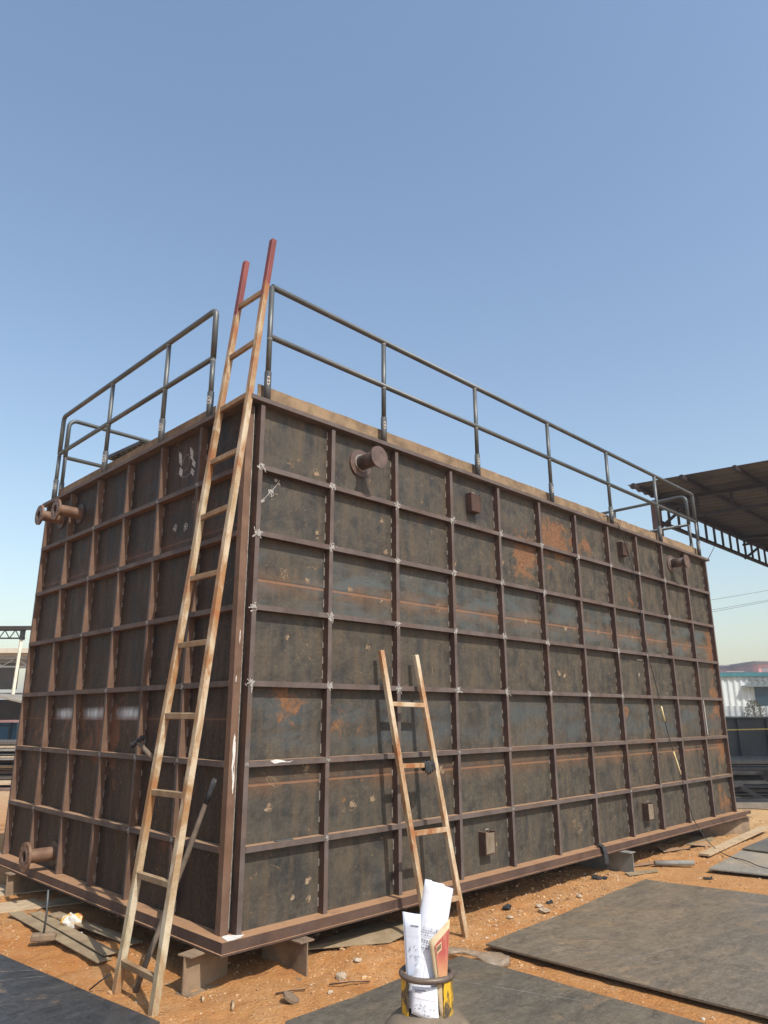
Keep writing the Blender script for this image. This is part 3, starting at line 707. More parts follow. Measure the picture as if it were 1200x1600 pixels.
# black glove on a rung of the short ladder
gl = thing('work_glove', (1.62, -.24, .93), 'black work glove draped over a rung of the short ladder', 'glove')
mb = MB(); xg = 1.585
n = 9; vs_ = []; fs = []
for i in range(n+1):
    u = i/n
    for k, (dy, dz) in enumerate([(.020,-.030),(.022,.004),(.012,.024),(-.012,.026),(-.026,.008),(-.030,-.025)]):
        q = noise.noise(Vector((i*.7, k*.9, 2)))*.012
        vs_.append((xg-.05+.11*u, SY(.915)-.002+dy+q, .915+dz+q-(.018*math.sin(u*7) if k in (0,5) else 0)))
for i in range(n):
    for k in range(5): fs.append((i*6+k, i*6+k+1, (i+1)*6+k+1, (i+1)*6+k))
mb.add(vs_, fs, 0, True)
pg = mb.build('palm', M['black'], gl); so_ = pg.modifiers.new('s', 'SOLIDIFY'); so_.thickness = .006
for k, dx in enumerate((-.045, -.02, .005, .03)):
    f_ = MB(); L_ = (.035,.05,.045,.03)[k]
    f_.tube([(xg+dx, SY(.915)-.030, .895), (xg+dx-.004, SY(.915)-.036, .895-L_*.6), (xg+dx-.010, SY(.915)-.030, .895-L_)], [.009,.009,.006], 8); f_.build('finger', M['black'], gl)

# pole leaning on the side wall
pl = thing('prop_pole', (-.44, .28, G), 'old grey pole with dark tip propped between the long ladder and side wall', 'pole')
mb = MB(); a = Vector((-.44, .28, G-.005)); b = Vector((-.095, .11, .885))
mb.tube([a.lerp(b, k/8)+Vector((0, .004*math.sin(k*2.1), 0)) for k in range(9)], [.0155,.016,.017,.0175,.0175,.017,.017,.0160,.0135], 10); mb.build('shaft', M['pole'], pl)
mb = MB(); d = (b-a).normalized(); mb.tube([b-d*.15, b-d*.06, b+d*.008], [.0172,.0178,.0165], 10); mb.build('ferrule', M['black'], pl)

# hammer resting in the side wall grid
hm = thing('hammer', (-.13, .98, 1.0), 'hammer with black head and wooden handle stuck in the side wall ribs', 'hammer')
ha = Vector((-.20, 1.0, 1.105)); hb = Vector((-.088, .85, .935))
mb = MB(); mb.tube([ha, ha.lerp(hb, .5), hb], [.016,.018,.019], 10); mb.build('handle', M['pole'], hm)
mb = MB(); hd = Vector((.35,-.85,.55)).normalized()
mb.tube([ha-hd*.062, ha-hd*.048, ha-hd*.03, ha+hd*.03, ha+hd*.045, ha+hd*.068], [.020,.024,.018,.018,.022,.012], 8); mb.build('head', M['black'], hm)

# ---------------------------------------------------------------- I-beam supports
def ibeam(L_, h, fw, mat, tw=.009):
    mb = MB(); mb.box(0, L_, -fw/2, fw/2, h-tw, h); mb.box(0, L_, -fw/2, fw/2, 0, tw); mb.box(0, L_, -tw/2, tw/2, tw+.0003, h-tw-.0003); return mb
beams = [((-.265,.06,G-.003), 12, 'beam', 'tan I-beam block under the near corner, its end facing the long ladder', .36),
         ((.43,-.235,G-.003), 92, 'beam', 'short dark brown I-beam block under the front rim, just right of the near corner', .45),
         ((4.69,-.26,G-.003), 90, 'beamgrey', 'grey I-beam block under the middle of the front rim', .8),
         ((8.36,-.12,G-.003), 165, 'beam', 'I-beam block under the far right end of the tank', 1.0),
         ((-.20,3.25,G-.003), 2, 'beam', 'dark I-beam block under the far end of the side wall', .8),
         ((2.2,.45,G-.003), 90, 'beam', 'I-beam block in the dark under the tank behind the short ladder', .8)]
for i, (loc, ang, mt, lab, L_) in enumerate(beams[:5]):
    th = thing('support_beam', (loc[0], loc[1], loc[2]-.018), lab, 'beam', 'I-beam blocks under the tank', R(ang))
    h = .213; fw = .115
    mb = MB(); mb.box(0, L_, -fw/2, fw/2, h-.010, h); mb.build('top_flange', M[mt], th, org=(0,0,0), bevel=.002)
    mb = MB(); mb.box(0, L_, -.005, .005, .0105, h-.0105); mb.build('web', M[mt], th, org=(0,0,0))
    mb = MB(); mb.box(0, L_, -fw/2, fw/2, 0, .010); mb.build('bottom_flange', M[mt], th, org=(0,0,0), bevel=.002)

# ---------------------------------------------------------------- steel sheets on the ground
def sheet(poly, z, t, mat, label, lines=(), seed=0, warp=.010):
    th = thing('steel_sheet', (sum(p[0] for p in poly)/len(poly), sum(p[1] for p in poly)/len(poly), z), label, 'steel sheet', 'steel sheets on the ground')
    mb = MB(); n = 14; P = [Vector((p[0], p[1], 0)) for p in poly]; vs_ = []
    for i in range(n+1):
        for j in range(n+1):
            p = (P[0].lerp(P[1], i/n)).lerp(P[3].lerp(P[2], i/n), j/n)
            vs_.append((p.x, p.y, z+warp*noise.noise(Vector((p.x*1.3, p.y*1.3, seed)))+warp))
    N = (n+1)**2; vs2 = vs_+[(v[0], v[1], v[2]+t) for v in vs_]; fs = []
    I = lambda i, j: i*(n+1)+j
    for i in range(n):
        for j in range(n):
            fs.append((I(i,j), I(i,j+1), I(i+1,j+1), I(i+1,j))); fs.append((N+I(i,j), N+I(i+1,j), N+I(i+1,j+1), N+I(i,j+1)))
    for i in range(n):
        fs += [(I(i,0), I(i+1,0), N+I(i+1,0), N+I(i,0)), (I(i+1,n), I(i,n), N+I(i,n), N+I(i+1,n)), (I(0,i+1), I(0,i), N+I(0,i), N+I(0,i+1)), (I(n,i), I(n,i+1), N+I(n,i+1), N+I(n,i))]
    mb.add(vs2, fs)
    q = random.Random(seed+5)
    for (x0, y0, x1, y1) in lines:
        k = 24; d = Vector((x1-x0, y1-y0)).normalized(); nn = Vector((-d.y, d.x))*.0017
        for s_ in range(k):
            if q.random() < .12: continue
            a = Vector((x0, y0)).lerp(Vector((x1, y1)), s_/k); b = Vector((x0, y0)).lerp(Vector((x1, y1)), (s_+1)/k)
            za = z+warp*noise.noise(Vector((a.x*1.3, a.y*1.3, seed)))+warp+t+.0022; zb = z+warp*noise.noise(Vector((b.x*1.3, b.y*1.3, seed)))+warp+t+.0022
            e = nn*q.uniform(.5, 1.2)
            mb.add([(a.x-e.x, a.y-e.y, za), (b.x-e.x, b.y-e.y, zb), (b.x+e.x, b.y+e.y, zb), (a.x+e.x, a.y+e.y, za)], [(0,1,2,3)], 1)
    mb.build('plate', [mat, M['spatter']], th)
    return th
sheet([(1.64,-.70),(1.70,-3.1),(4.75,-3.3),(4.36,-.54)], G+.006, .012, M['plate'], 'large brown-grey steel sheet at the lower right, nearest the front wall',
      [(1.9,-1.0,2.25,-2.3),(2.6,-1.2,2.9,-1.9),(2.0,-1.55,2.9,-1.75)], 1)
sheet([(-.14,-.76),(-1.5,-3.2),(1.40,-3.4),(1.33,-.73)], G+.006, .012, M['plate2'], 'dark grey steel sheet under the gas cylinder at the bottom', [(.3,-1.3,.9,-2.4),(.9,-.9,1.3,-2.0)], 2)
sheet([(-.82,1.62),(-2.9,1.7),(-2.2,-.75),(-.60,-.30)], G+.006, .012, M['plateD'], 'blackish steel sheet with chalk lines in the lower left corner', [(-1.4,1.45,-.72,.95),(-1.5,1.15,-.72,.80),(-1.4,.5,-.9,1.2)], 3)
sheet([(5.27,-.78),(5.5,-2.2),(8.3,-2.0),(7.5,-.56)], G+.010, .012, M['plateG'], 'pale steel sheet at the right edge with the cable lying on it', [], 4)
sheet([(6.55,-.66),(6.5,-1.7),(8.6,-1.7),(8.5,-.55)], G+.034, .012, M['plate2'], 'bluish grey steel sheet stacked on the pale one at the right edge', [], 5)

# ---------------------------------------------------------------- gas cylinder with rolled drawings
gx, gy = -.565, -2.14
gc = thing('gas_cylinder', (gx, gy, G+.018), 'gas cylinder with yellow guard strips and steel ring, drawings standing in it', 'gas cylinder')
mb = MB(); zb = G+.03
prof = [(.0,0),(.15,0),(.168,.02),(.172,.06),(.174,.385)]
zs0 = .165-.43  # shoulder
for k in range(13):
    th = math.pi/2*k/12; prof.append((.174*math.cos(th)*1.0 if k < 12 else .02, .385+.122*math.sin(th)))
mb.lathe((gx, gy, zb), prof, 48); cylm = simple('weathered cylinder', (.10,.075,.050), (.18,.14,.10), 8, 0.75)
mb.build('body', cylm, gc)
mb = MB(); n = 40
mb.tube([(gx+.094*math.cos(2*math.pi*k/n), gy+.094*math.sin(2*math.pi*k/n), .367) for k in range(n)], .011, 12, closed=True)
mb.build('guard_ring', simple('ring steel', (.09,.065,.052), (.15,.115,.09), 20, 0.45, .2), gc)
tY = NT('worn yellow paint'); nn_ = tY.noise(22, 7, .7, .6, stretch=(1,1,.4)); dr = tY.noise(6, 4, .6)
cy_ = tY.mix(tY.mr(nn_, .46, .54), (.60,.36,.02), (.07,.055,.04)); cy_ = tY.mix(tY.mr(dr, .5, .62, 0, .6), cy_, (.25,.17,.06))
tY.bump(nn_, .3, .003); yel = tY.done(cy_, .55)
camdir = math.atan2(CAM.y-gy, CAM.x-gx)
def gstrip(a0, a1, r=.094, z0=.232, z1=.365, flare=.0):
    mb = MB(); n = 8; vs_ = []
    for i in range(n+1):
        th = a0+(a1-a0)*i/n
        for rr_, in ((r+.002,), (r-.004,)):
            for z in (z0, z1): vs_.append((gx+rr_*math.cos(th), gy+rr_*math.sin(th), z))
    fs = []
    for i in range(n):
        b_ = i*4; c_ = b_+4
        fs += [(b_, c_, c_+1, b_+1), (b_+3, c_+3, c_+2, b_+2), (b_+1, c_+1, c_+3, b_+3), (b_+2, c_+2, c_, b_)]
    fs += [(0,1,3,2), (n*4+2, n*4+3, n*4+1, n*4)]
    mb.add(vs_, fs); mb.build('guard_strip', yel, gc)
gstrip(camdir+R(38), camdir+R(82)); gstrip(camdir-R(82), camdir-R(48)); gstrip(camdir+R(165), camdir+R(205))
# screen-right vector at the cylinder (world side vector) for laying out the papers
SR = Vector((math.sin(camdir), -math.cos(camdir), 0))*1.0
SR = Vector((-math.sin(camdir), math.cos(camdir), 0)); TC = Vector((math.cos(camdir), math.sin(camdir), 0))
def pp(s, t, z): return Vector((gx, gy, z)) + SR*s + TC*t      # s right in view, t towards the viewer
paper = simple('white paper', (.60,.62,.68), (.68,.70,.75), 5, .8, 0, .2, .03); ink = simple('printed lines', (.12,.12,.16), (.25,.25,.30), 50, .9)
ink2 = simple('faint printed lines', (.48,.50,.56), (.60,.62,.68), 50, .9)
# big roll
roll = thing('drawing_roll', pp(-.01, 0, .20), 'tall white roll of printed engineering drawings standing in the cylinder ring', 'paper roll')
base = pp(-.030, .036, .262); tip = pp(.052, -.015, .668); ax = (tip-base).normalized()
e1 = (SR-ax*SR.dot(ax)).normalized(); e2 = ax.cross(e1)
if e2.dot(TC) < 0: e2 = -e2
def rp(th, u, dr=0.0):            # th from -pi..pi, 0 facing viewer ; u along the roll
    wdt = .050 + .004*u; dep = .026
    return base.lerp(tip, u) + e1*(wdt+dr)*math.sin(th) + e2*(dep+dr)*math.cos(th)
mb = MB(); nt, nu = 40, 12; vs_ = []; fs = []
for i in range(nt+1):
    th = -2.6 + 5.6*i/nt; sp_ = .004*i/nt
    for j in range(nu+1):
        u = j/nu; top_ = .0 if i < 22 else -.03*(1 if i < 30 else .8)
        vs_.append(rp(th, u*(1+top_)-.0, sp_))
for i in range(nt):
    for j in range(nu): a_ = i*(nu+1)+j; fs.append((a_, a_+nu+1, a_+nu+2, a_+1))
mb.add(vs_, fs, 0, True)
vs_ = []; fs = []
for i in range(nt+1):
    th = -2.2 + 4.6*i/nt
    for j in range(nu+1): vs_.append(rp(th, .02+.95*j/nu, -.006))
for i in range(nt):
    for j in range(nu): a_ = i*(nu+1)+j; fs.append((a_, a_+nu+1, a_+nu+2, a_+1))
mb.add(vs_, fs, 0, True)
ro_ = mb.build('sheet', paper, roll); s_ = ro_.modifiers.new('s', 'SOLIDIFY'); s_.thickness = .0012
mb = MB()
def pline(th0, u0, th1, u1, w_=.0009, mi=0, k=6):
    pts = [(th0+(th1-th0)*i/k, u0+(u1-u0)*i/k) for i in range(k+1)]
    for (a0, b0), (a1, b1) in zip(pts[:-1], pts[1:]):
        p0, p1 = rp(a0, b0, .0062), rp(a1, b1, .0062); d = (p1-p0).normalized(); nrm = (e1*math.sin(a0)+e2*math.cos(a0)).normalized(); sd = d.cross(nrm)*w_/2
        mb.add([p0-sd, p1-sd, p1+sd, p0+sd], [(0,1,2,3)], mi)
q = random.Random(2)
for i in range(11):                # table of figures
    u = .640-.0195*i; pline(-.95, u, .75, u, .0007, 1)
for i in range(10):
    th = -.95+.17*i; pline(th, .64, th, .44, .0007, 1)
    for j in range(9):
        if q.random() < .75: u = .630-.0195*j-.004; pline(th+.04, u, th+.04+q.uniform(.05,.12), u, .0048 if j in (5,8) else .0032, 0, 2)
for (a0,b0,a1,b1) in [(-.5,.70,.5,.70),(-.5,.70,-.5,.64),(.5,.70,.5,.64),(-.1,.72,-.1,.83),(.1,.70,.1,.83),(-.9,.975,1.3,.95),(-.9,.965,1.3,.94),(-.8,.40,1.2,.385),(-.6,.37,-.6,.06),(-.3,.35,-.3,.1),(-.05,.36,-.05,.05)]: pline(a0,b0,a1,b1,.0008,1)
for i in range(5): pline(-.8, .30-.012*i+.0, -.5+.1*q.random(), .30-.012*i, .0008, 0)
mb.build('print', [ink, ink2], roll)
# lower loose flap of the drawings (hangs below the ring on the viewer's side)
fl_ = thing('folded_drawing', pp(0, .08, .19), 'white printed sheet showing between the yellow strips below the ring', 'paper')
def flat_sheet(corners, nrmoff, mat, parent, name, k=6, bulge=.006):
    c = [Vector(x) for x in corners]; mb = MB(); vs_ = []; fs = []; nn = (c[1]-c[0]).cross(c[3]-c[0]).normalized()
    if nn.dot(TC) < 0: nn = -nn
    for i in range(k+1):
        for j in range(k+1):
            u, v = i/k, j/k; vs_.append(c[0].lerp(c[1], u).lerp(c[3].lerp(c[2], u), v) + nn*(nrmoff+bulge*math.sin(math.pi*u)))
    for i in range(k):
        for j in range(k): a_ = i*(k+1)+j; fs.append((a_, a_+k+1, a_+k+2, a_+1))
    mb.add(vs_, fs, 0, True); o = mb.build(name, mat, parent); s_ = o.modifiers.new('s', 'SOLIDIFY'); s_.thickness = .0015
    return lambda u, v, e=.0022: c[0].lerp(c[1], u).lerp(c[3].lerp(c[2], u), v) + nn*(nrmoff+bulge*math.sin(math.pi*u)+e)
def marks_on(fn, lines, mats, parent, name='print'):
    mb = MB()
    for (u0, v0, u1, v1, w_, mi) in lines:
        k = max(1, int(abs(u1-u0)*8)); 
        for s_ in range(k):
            p0, p1 = fn(u0+(u1-u0)*s_/k, v0+(v1-v0)*s_/k), fn(u0+(u1-u0)*(s_+1)/k, v0+(v1-v0)*(s_+1)/k)
            d = (p1-p0).normalized(); sd = d.cross(TC).normalized()*w_/2
            mb.add([p0-sd, p1-sd, p1+sd, p0+sd], [(0,1,2,3)], mi)
    mb.build(name, mats, parent)
fn = flat_sheet([pp(-.058,.076,.262), pp(.040,.080,.232), pp(.036,.076,.345), pp(-.054,.072,.345)], 0, paper, fl_, 'sheet', bulge=.008)
L1 = [(.05,.62,.95,.60,.0009,0),(.05,.55,.9,.53,.0006,1),(.1,.90,.55,.89,.003,0),(.1,.84,.4,.835,.002,0)]
for i in range(7): L1 += [(.08, .10+.055*i, .92, .09+.055*i, .0006, 1)]
for i in range(22): u = q.uniform(.1,.85); v = q.uniform(.06,.46); L1 += [(u, v, u+q.uniform(.02,.07), v, .002, 0)]
marks_on(fn, L1, [ink, ink2], fl_)
# left folded sheet
ls_ = thing('folded_drawing', pp(-.07, .02, .25), 'narrow folded white sheet with a drawing, left of the tall roll', 'paper')
fn = flat_sheet([pp(-.070,.028,.262), pp(-.020,.045,.262), pp(-.020,.040,.570), pp(-.088,.020,.575)], 0, simple('shaded paper', (.54,.59,.70), (.60,.65,.75), 5, .8, 0, .2, .02), ls_, 'sheet', bulge=.003)
L1 = [(.04,.0,.04,1,.0008,1),(.04,.76,1,.76,.0007,1),(.45,.87,.9,.87,.0035,0),(.45,.955,.6,.955,.001,1)]
for i in range(26): u = q.uniform(.3,.8); v = q.choice([q.uniform(.46,.68), q.uniform(.1,.36)]); L1 += [(u, v, u+q.uniform(.04,.16), v, .001, 0), (u, v, u, v-q.uniform(.01,.03), .0012, 0)]
marks_on(fn, L1, [ink, ink2], ls_)
# red and cream booklet
bk = thing('booklet', pp(.06, .05, .2), 'worn cream booklet with a red printed cover panel, right of the tall roll', 'booklet')
cream = simple('aged cream card', (.46,.35,.21), (.56,.46,.30), 14, .85, 0, .2)
c0, c1, c2, c3 = pp(.046,.062,.235), pp(.062,.062,.235), pp(.088,.045,.560), pp(.010,.062,.490)
fn = flat_sheet([c0, c1, c2, c3], .006, cream, bk, 'cover', bulge=.004)
tr_ = NT('red cover print'); a_ = tr_.noise(60, 5, .6, stretch=(1,1,.3)); cr = tr_.mix(tr_.mr(tr_.z, .375, .45), (.50,.27,.12), (.36,.075,.062)); cr = tr_.mix(tr_.mr(a_, .5, .62, 0, .5), cr, (.46,.22,.14))
red = tr_.done(cr, .8)
mb = MB(); pv_ = [fn(.16,.90,.003), fn(.97,.90,.003), fn(.95,.50,.003), fn(.12,.50,.003)]
mb.add([fn(.22,.89,.003), fn(.99,.91,.003), fn(.99,.42,.003), fn(.34,.42,.003)], [(0,1,2,3)]); mb.build('cover_panel', red, bk)
mb = MB(); mb.add([fn(.30,.86,.0042), fn(.58,.86,.0042), fn(.58,.77,.0042), fn(.32,.77,.0042)], [(0,1,2,3)]); 
for k in range(4): mb.add([fn(.34+.055*k,.845,.005), fn(.37+.055*k,.845,.005), fn(.37+.055*k,.795,.005), fn(.34+.055*k,.795,.005)], [(0,1,2,3)], 1)
mb.build('emblem', [cream, M['rib']], bk)

# ---------------------------------------------------------------- litter, scraps, cable
def bar_thing(name, p0, p1, w_, h_, mat, label, cat, group=None, part='strip', side=(0,0,1)):
    th = thing(name, Vector(p0).lerp(Vector(p1), .5), label, cat, group)
    mb = MB(); mb.bar(p0, p1, h_, w_, side); mb.build(part, mat, th); return th
z_ = G+.012
bar_thing('flat_bar', (-.37,2.51,z_+.02), (-.37,.86,z_+.01), .10, .006, M['strip'], 'long tan flat bar in the dirt left of the long ladder, outermost of the bundle', 'flat bar', 'flat bars lying in the dirt')
bar_thing('flat_bar', (-.27,2.35,z_+.03), (-.31,.90,z_+.03), .09, .006, M['strip'], 'long flat bar in the dirt, passing behind the rod stand', 'flat bar', 'flat bars lying in the dirt')
bar_thing('flat_bar', (-.20,2.15,z_+.045), (-.10,.96,z_+.04), .10, .006, M['strip'], 'flat bar in the dirt beside the yellow package, nearest the side wall', 'flat bar', 'flat bars lying in the dirt')
bar_thing('wood_board', (-.9,2.95,G+.012), (.75,2.55,G+.012), .34, .012, M['wood'], 'tan board lying under the side wall, nearer of two', 'board')
bar_thing('wood_board', (-.9,3.65,G+.012), (.9,3.25,G+.015), .45, .012, M['wood'], 'wide tan board lying under the side wall, farther of two', 'board')
th = thing('rod_stand', (-.47,1.62,G), 'thin steel rod standing upright on a rusty block beside the flat bars', 'stand')
mb = MB(); mb.bar((-.545,1.66,z_+.028),(-.40,1.58,z_+.028),.05,.075,(0,0,1)); mb.build('block', M['beam'], th, bevel=.012)
mb = MB(); mb.tube([(-.475,1.62,z_+.04),(-.47,1.62,z_+.18),(-.475,1.625,z_+.33)], .008, 8); mb.build('rod', M['pipe'], th)
# crumpled package
th = thing('crumpled_package', (-.21,1.78,G), 'crumpled yellow and white food package lying by the side wall', 'package')
tp = NT('package print'); a_ = tp.noise(9, 3, .5, .5); cp = tp.mix(tp.mr(a_, .45, .52), (.52,.50,.44), (.58,.32,.05)); cp = tp.mix(tp.mr(tp.noise(14,2,.5,off=(3,3,3)), .60, .64), cp, (.55,.12,.05))
mb = MB(); vs_ = []; fs = []; pk = random.Random(12)
for i in range(7):
    for k in range(10):
        th_ = 2*math.pi*k/10; s1 = (.5+.5*math.sin(math.pi*(i+.7)/7.4)); rr_ = s1*pk.uniform(.75,1.15)
        p = Vector((-.21,1.77,G+.065)) + Vector((.7,-.7,0))*(i-3)*.026 + Vector((.35,.35,0))*.095*rr_*math.cos(th_) + Vector((0,0,1))*.062*rr_*math.sin(th_); vs_.append(p)
for i in range(6):
    for k in range(10): fs.append((i*10+k, i*10+(k+1)%10, (i+1)*10+(k+1)%10, (i+1)*10+k))
fs.append(tuple(range(10))); fs.append(tuple(60+k for k in reversed(range(10))))
mb.add(vs_, fs); mb.build('wrapper', tp.done(cp, .45), th)
for i, (x, y, a_) in enumerate([(-.33,1.64,.4),(-.27,1.62,2.2),(-.25,1.57,.1)]):
    dx, dy = .035*math.cos(a_), .035*math.sin(a_)
    o = MB(); o.bar((x-dx, y-dy, z_+.012+.01*(i%2)), (x+dx, y+dy, z_+.016), .006, .022, (0,0,1)); ob = o.build('paper_scrap', M['white'], None, org=(x, y, z_))
    tag(ob, ['small white scrap left of the yellow package, nearest the rod', 'small white scrap just below the yellow package', 'white paper scrap under the right side of the yellow package'][i], 'scrap', 'white scraps by the package')
# translucent plastic bag
th = thing('plastic_bag', (1.42,-.80,G), 'crumpled clear plastic bag lying between the two steel sheets', 'plastic bag')
tb = NT('clear film'); tb.b.inputs['Transmission Weight'].default_value = .55; tb.b.inputs['Alpha'].default_value = .75
a_ = tb.noise(25, 5, .6); tb.bump(a_, .8, .02); bagm = tb.done((.52,.42,.31), .22)
mb = MB(); n, m_ = 22, 12; vs_ = []; fs = []
A = Vector((1.33,-.60,G+.03)); B = Vector((1.47,-1.02,G+.03)); D_ = (B-A).normalized(); S_ = Vector((-D_.y, D_.x, 0))
for i in range(n+1):
    u = i/n; wd = (.05+.02*math.cos(u*9)) if u < .6 else .05+.07*math.sin((u-.6)/.4*math.pi)**.7 if u < 1 else .01
    if u < .1: wd = .09*u/.1*.6+.01
    for k in range(m_):
        th_ = 2*math.pi*k/m_; q3 = 1+.25*noise.noise(Vector((i*.5, k*.8, 1)))
        vs_.append(A.lerp(B, u) + S_*wd*q3*math.cos(th_) + Vector((0,0,.016*q3*math.sin(th_)*(1+ (u>.6)*.6)))+Vector((0,0,.012*math.sin(u*5))))
for i in range(n):
    for k in range(m_): fs.append((i*m_+k, i*m_+(k+1)%m_, (i+1)*m_+(k+1)%m_, (i+1)*m_+k))
mb.add(vs_, fs, 0, True); mb.build('film', bagm, th)
# stones one can tell apart
for i, (x, y, r, lab) in enumerate([(2.78,-.42,.050,'grey stone at the edge of the large sheet, left of the black scraps'), (2.93,-.28,.040,'pale stone near the front rim beside the black rag'),
        (2.68,-.58,.026,'small flat stone touching the edge of the large sheet'), (2.25,-.57,.030,'brown stone near the left corner of the large sheet'),
        (1.36,-1.14,.030,'pale stone in the dirt gap between the two big sheets'), (2.45,-.32,.030,'reddish stone between the short ladder foot and black rag'),
        (3.45,-.36,.030,'dark stone beyond the grey stones near the sheet edge'), (.55,-.42,.045,'flat tan stone in the dirt before the near corner'),
        (.35,-.55,.022,'small tan stone close to the dark sheet edge'), (.75,-.35,.035,'buff stone half buried right of the near corner beam')]):
    o = MB(); rock(o, (x, y, hgt(x, y)+r*.28), r, 40+i, n1=6, n2=9, flat=.55); ob = o.build('stone', M['stone'], None, org=(x, y, hgt(x, y)), bevel=0); tag(ob, lab, 'stone', 'stones in the dirt')
for i, (x, y, lab) in enumerate([(2.66,-.16,'black crumpled rag in the dirt right of the short ladder'), (4.22,-.13,'black gloves dropped beside the grey beam block'), (3.05,-.31,'small black rag scrap behind the pale stone'), (4.95,-.90,'dark lump between the two sheets on the right')]):
    o = MB(); r = (.05,.065,.035,.04)[i]; zz = hgt(x, y)
    for k in range(5 if i != 1 else 7): rock(o, (x+rnd.uniform(-r, r), y+rnd.uniform(-r, r)*.6, zz+r*.28), r*rnd.uniform(.3,.6), 70+i*9+k, n1=5, n2=7, flat=.6)
    ob = o.build('black_rag', M['black'], None, org=(x, y, zz)); tag(ob, lab, 'rag', 'black rags on the ground')
# glove hanging from the front rim
th = thing('work_glove', (4.40,-.16,-.05), 'black work glove hanging over the front rim above the grey beam block', 'glove')
mb = MB(); vs_ = []; fs = []
prof = [(-.10,.012),(-.135,.010),(-.160,-.002),(-.166,-.05),(-.170,-.10),(-.168,-.13),(-.172,-.165)]
for i, (yy, zz) in enumerate(prof):
    wd = (.045,.055,.05,.04,.045,.05,.03)[i]
    for k in range(6):
        vs_.append((4.28+(k/5-.5)*1.5*wd+.03*i/6, yy-.006*math.sin(k*2.2+i), zz+.008*math.sin(k*1.7+i*.8)))
for i in range(6):
    for k in range(5): fs.append((i*6+k, i*6+k+1, (i+1)*6+k+1, (i+1)*6+k))
mb.add(vs_, fs, 0, True); o = mb.build('palm', M['black'], th); s_ = o.modifiers.new('s', 'SOLIDIFY'); s_.thickness = .012
# wood strip, pipe offcut, plate scraps at the far right
bar_thing('wood_strip', (6.0,-.44,G+.03), (8.5,-.27,G+.05), .12, .02, M['wood'], 'long pale strip lying in the dirt near the far tank end', 'wood strip')
o = MB(); o.tube([(5.15,-.26,G+.03),(5.46,-.55,G+.03)], .026, 10); ob = o.build('pipe_offcut', M['beamgrey'], None, org=(5.3,-.4,G)); tag(ob, 'short grey pipe offcut beside the rusty scraps right of the grey beam', 'pipe')
for i, (poly, lab) in enumerate([([(5.9,-.02),(6.25,-.22),(6.35,-.12),(6.0,.12)],'dark bent plate scrap by the front rim near the far end'), ([(6.35,-.15),(6.6,-.28),(6.68,-.2),(6.45,-.1)],'small dark plate scrap next to the bent one'),
        ([(4.9,-.1),(5.4,-.25),(5.5,-.2),(5.0,0)],'rusty flat scrap behind the grey pipe offcut'), ([(4.5,-.3),(4.9,-.42),(5.0,-.35),(4.6,-.2)],'tan plate under the grey beam block'),
        ([(6.6,-.25),(7.3,-.05),(7.2,.15),(6.5,0)],'tan plate scrap under the cable by the front rim'), ([(.55,.05),(1.2,-.20),(1.75,-.12),(1.4,.25)],'bent brown sheet scrap behind the short ladder under the rim')]):
    o = MB(); c_ = (sum(p[0] for p in poly)/4, sum(p[1] for p in poly)/4, hgt(poly[0][0], poly[0][1]))
    o.prism([(p[0], p[1], c_[2]+.012+.03*((k+i)%2)*(i in (0,1,5))) for k, p in enumerate(poly)], 0, .006); ob = o.build('plate_scrap', M['rib'] if i < 3 else M['strip'], None, org=c_); tag(ob, lab, 'metal scrap', 'plate scraps on the ground')
# dirt discs and sticks in the foreground
o = MB(); o.tube([(.12,-.47,G+.0),(.125,-.475,G+.014)], .05, 20, sm=False); ob = o.build('steel_disc', M['beam'], None, org=(.12,-.47,G)); tag(ob, 'small round steel disc half buried before the dark sheet', 'disc')
for i, (a, b, mt, lab) in enumerate([((.12,-.33),(.27,-.42),'rib','thin rusty rod in the dirt above the small disc'), ((-.13,-.26),(-.18,-.34),'wood','pale wood chip in the dirt nearest the dark sheet'), ((-.2,-.05),(-.22,-.10),'wood','tiny pale chip left of the long wood chip'),
        ((.4,-.48),(.62,-.60),'rib','thin dark rod near the sheet edge right of the disc'), ((-.62,.50),(-.57,.36),'black','dark bent stick beside the foot of the long ladder'), ((.2,.85),(.75,.6),'rib','thin rod in the shade under the side wall')]):
    o = MB(); p0 = Vector((*a, hgt(*a)+.012)); p1 = Vector((*b, hgt(*b)+.012 + (.10 if i == 4 else 0))); o.tube([p0, p0.lerp(p1,.5)+Vector((.004,0,.006)), p1], .0045 if mt != 'wood' else .008, 6); ob = o.build('stick', M[mt], None, org=p0); tag(ob, lab, 'stick', 'sticks in the dirt')
# cable
th = thing('power_cable', (5.4,-.1,3.55), 'thin black cable hanging down the front wall and trailing over the right sheets', 'cable')
mb = MB(); cp_ = [(5.15,.10,3.66),(5.25,0,3.665),(5.33,-.085,3.58),(5.364,-.108,3.54),(5.54,-.10,3.26),(5.656,-.10,2.99),(5.736,-.10,2.56),(5.806,-.10,2.09),(6.014,-.10,1.484),(6.168,-.10,1.03),(6.359,-.115,.577),(6.423,-.165,.128),(6.50,-.20,-.03),(6.45,-.30,-.15),(6.38,-.45,G+.03),(6.10,-.68,G+.03),(5.85,-.95,G+.05),(5.60,-1.22,G+.05),(5.5,-1.7,G+.05)]
def smooth(p, n=5):
    p = [Vector(x) for x in p]; out = []
    for i in range(len(p)-1):
        p0, p1, p2, p3 = p[max(i-1,0)], p[i], p[i+1], p[min(i+2,len(p)-1)]
        for k in range(n):
            t = k/n; out.append(.5*((2*p1)+(-p0+p2)*t+(2*p0-5*p1+4*p2-p3)*t*t+(-p0+3*p1-3*p2+p3)*t**3))
    return out+[p[-1]]
cpts = smooth(cp_); mb.tube(cpts, .0048, 6); mb.build('sheath', M['rubber'], th)
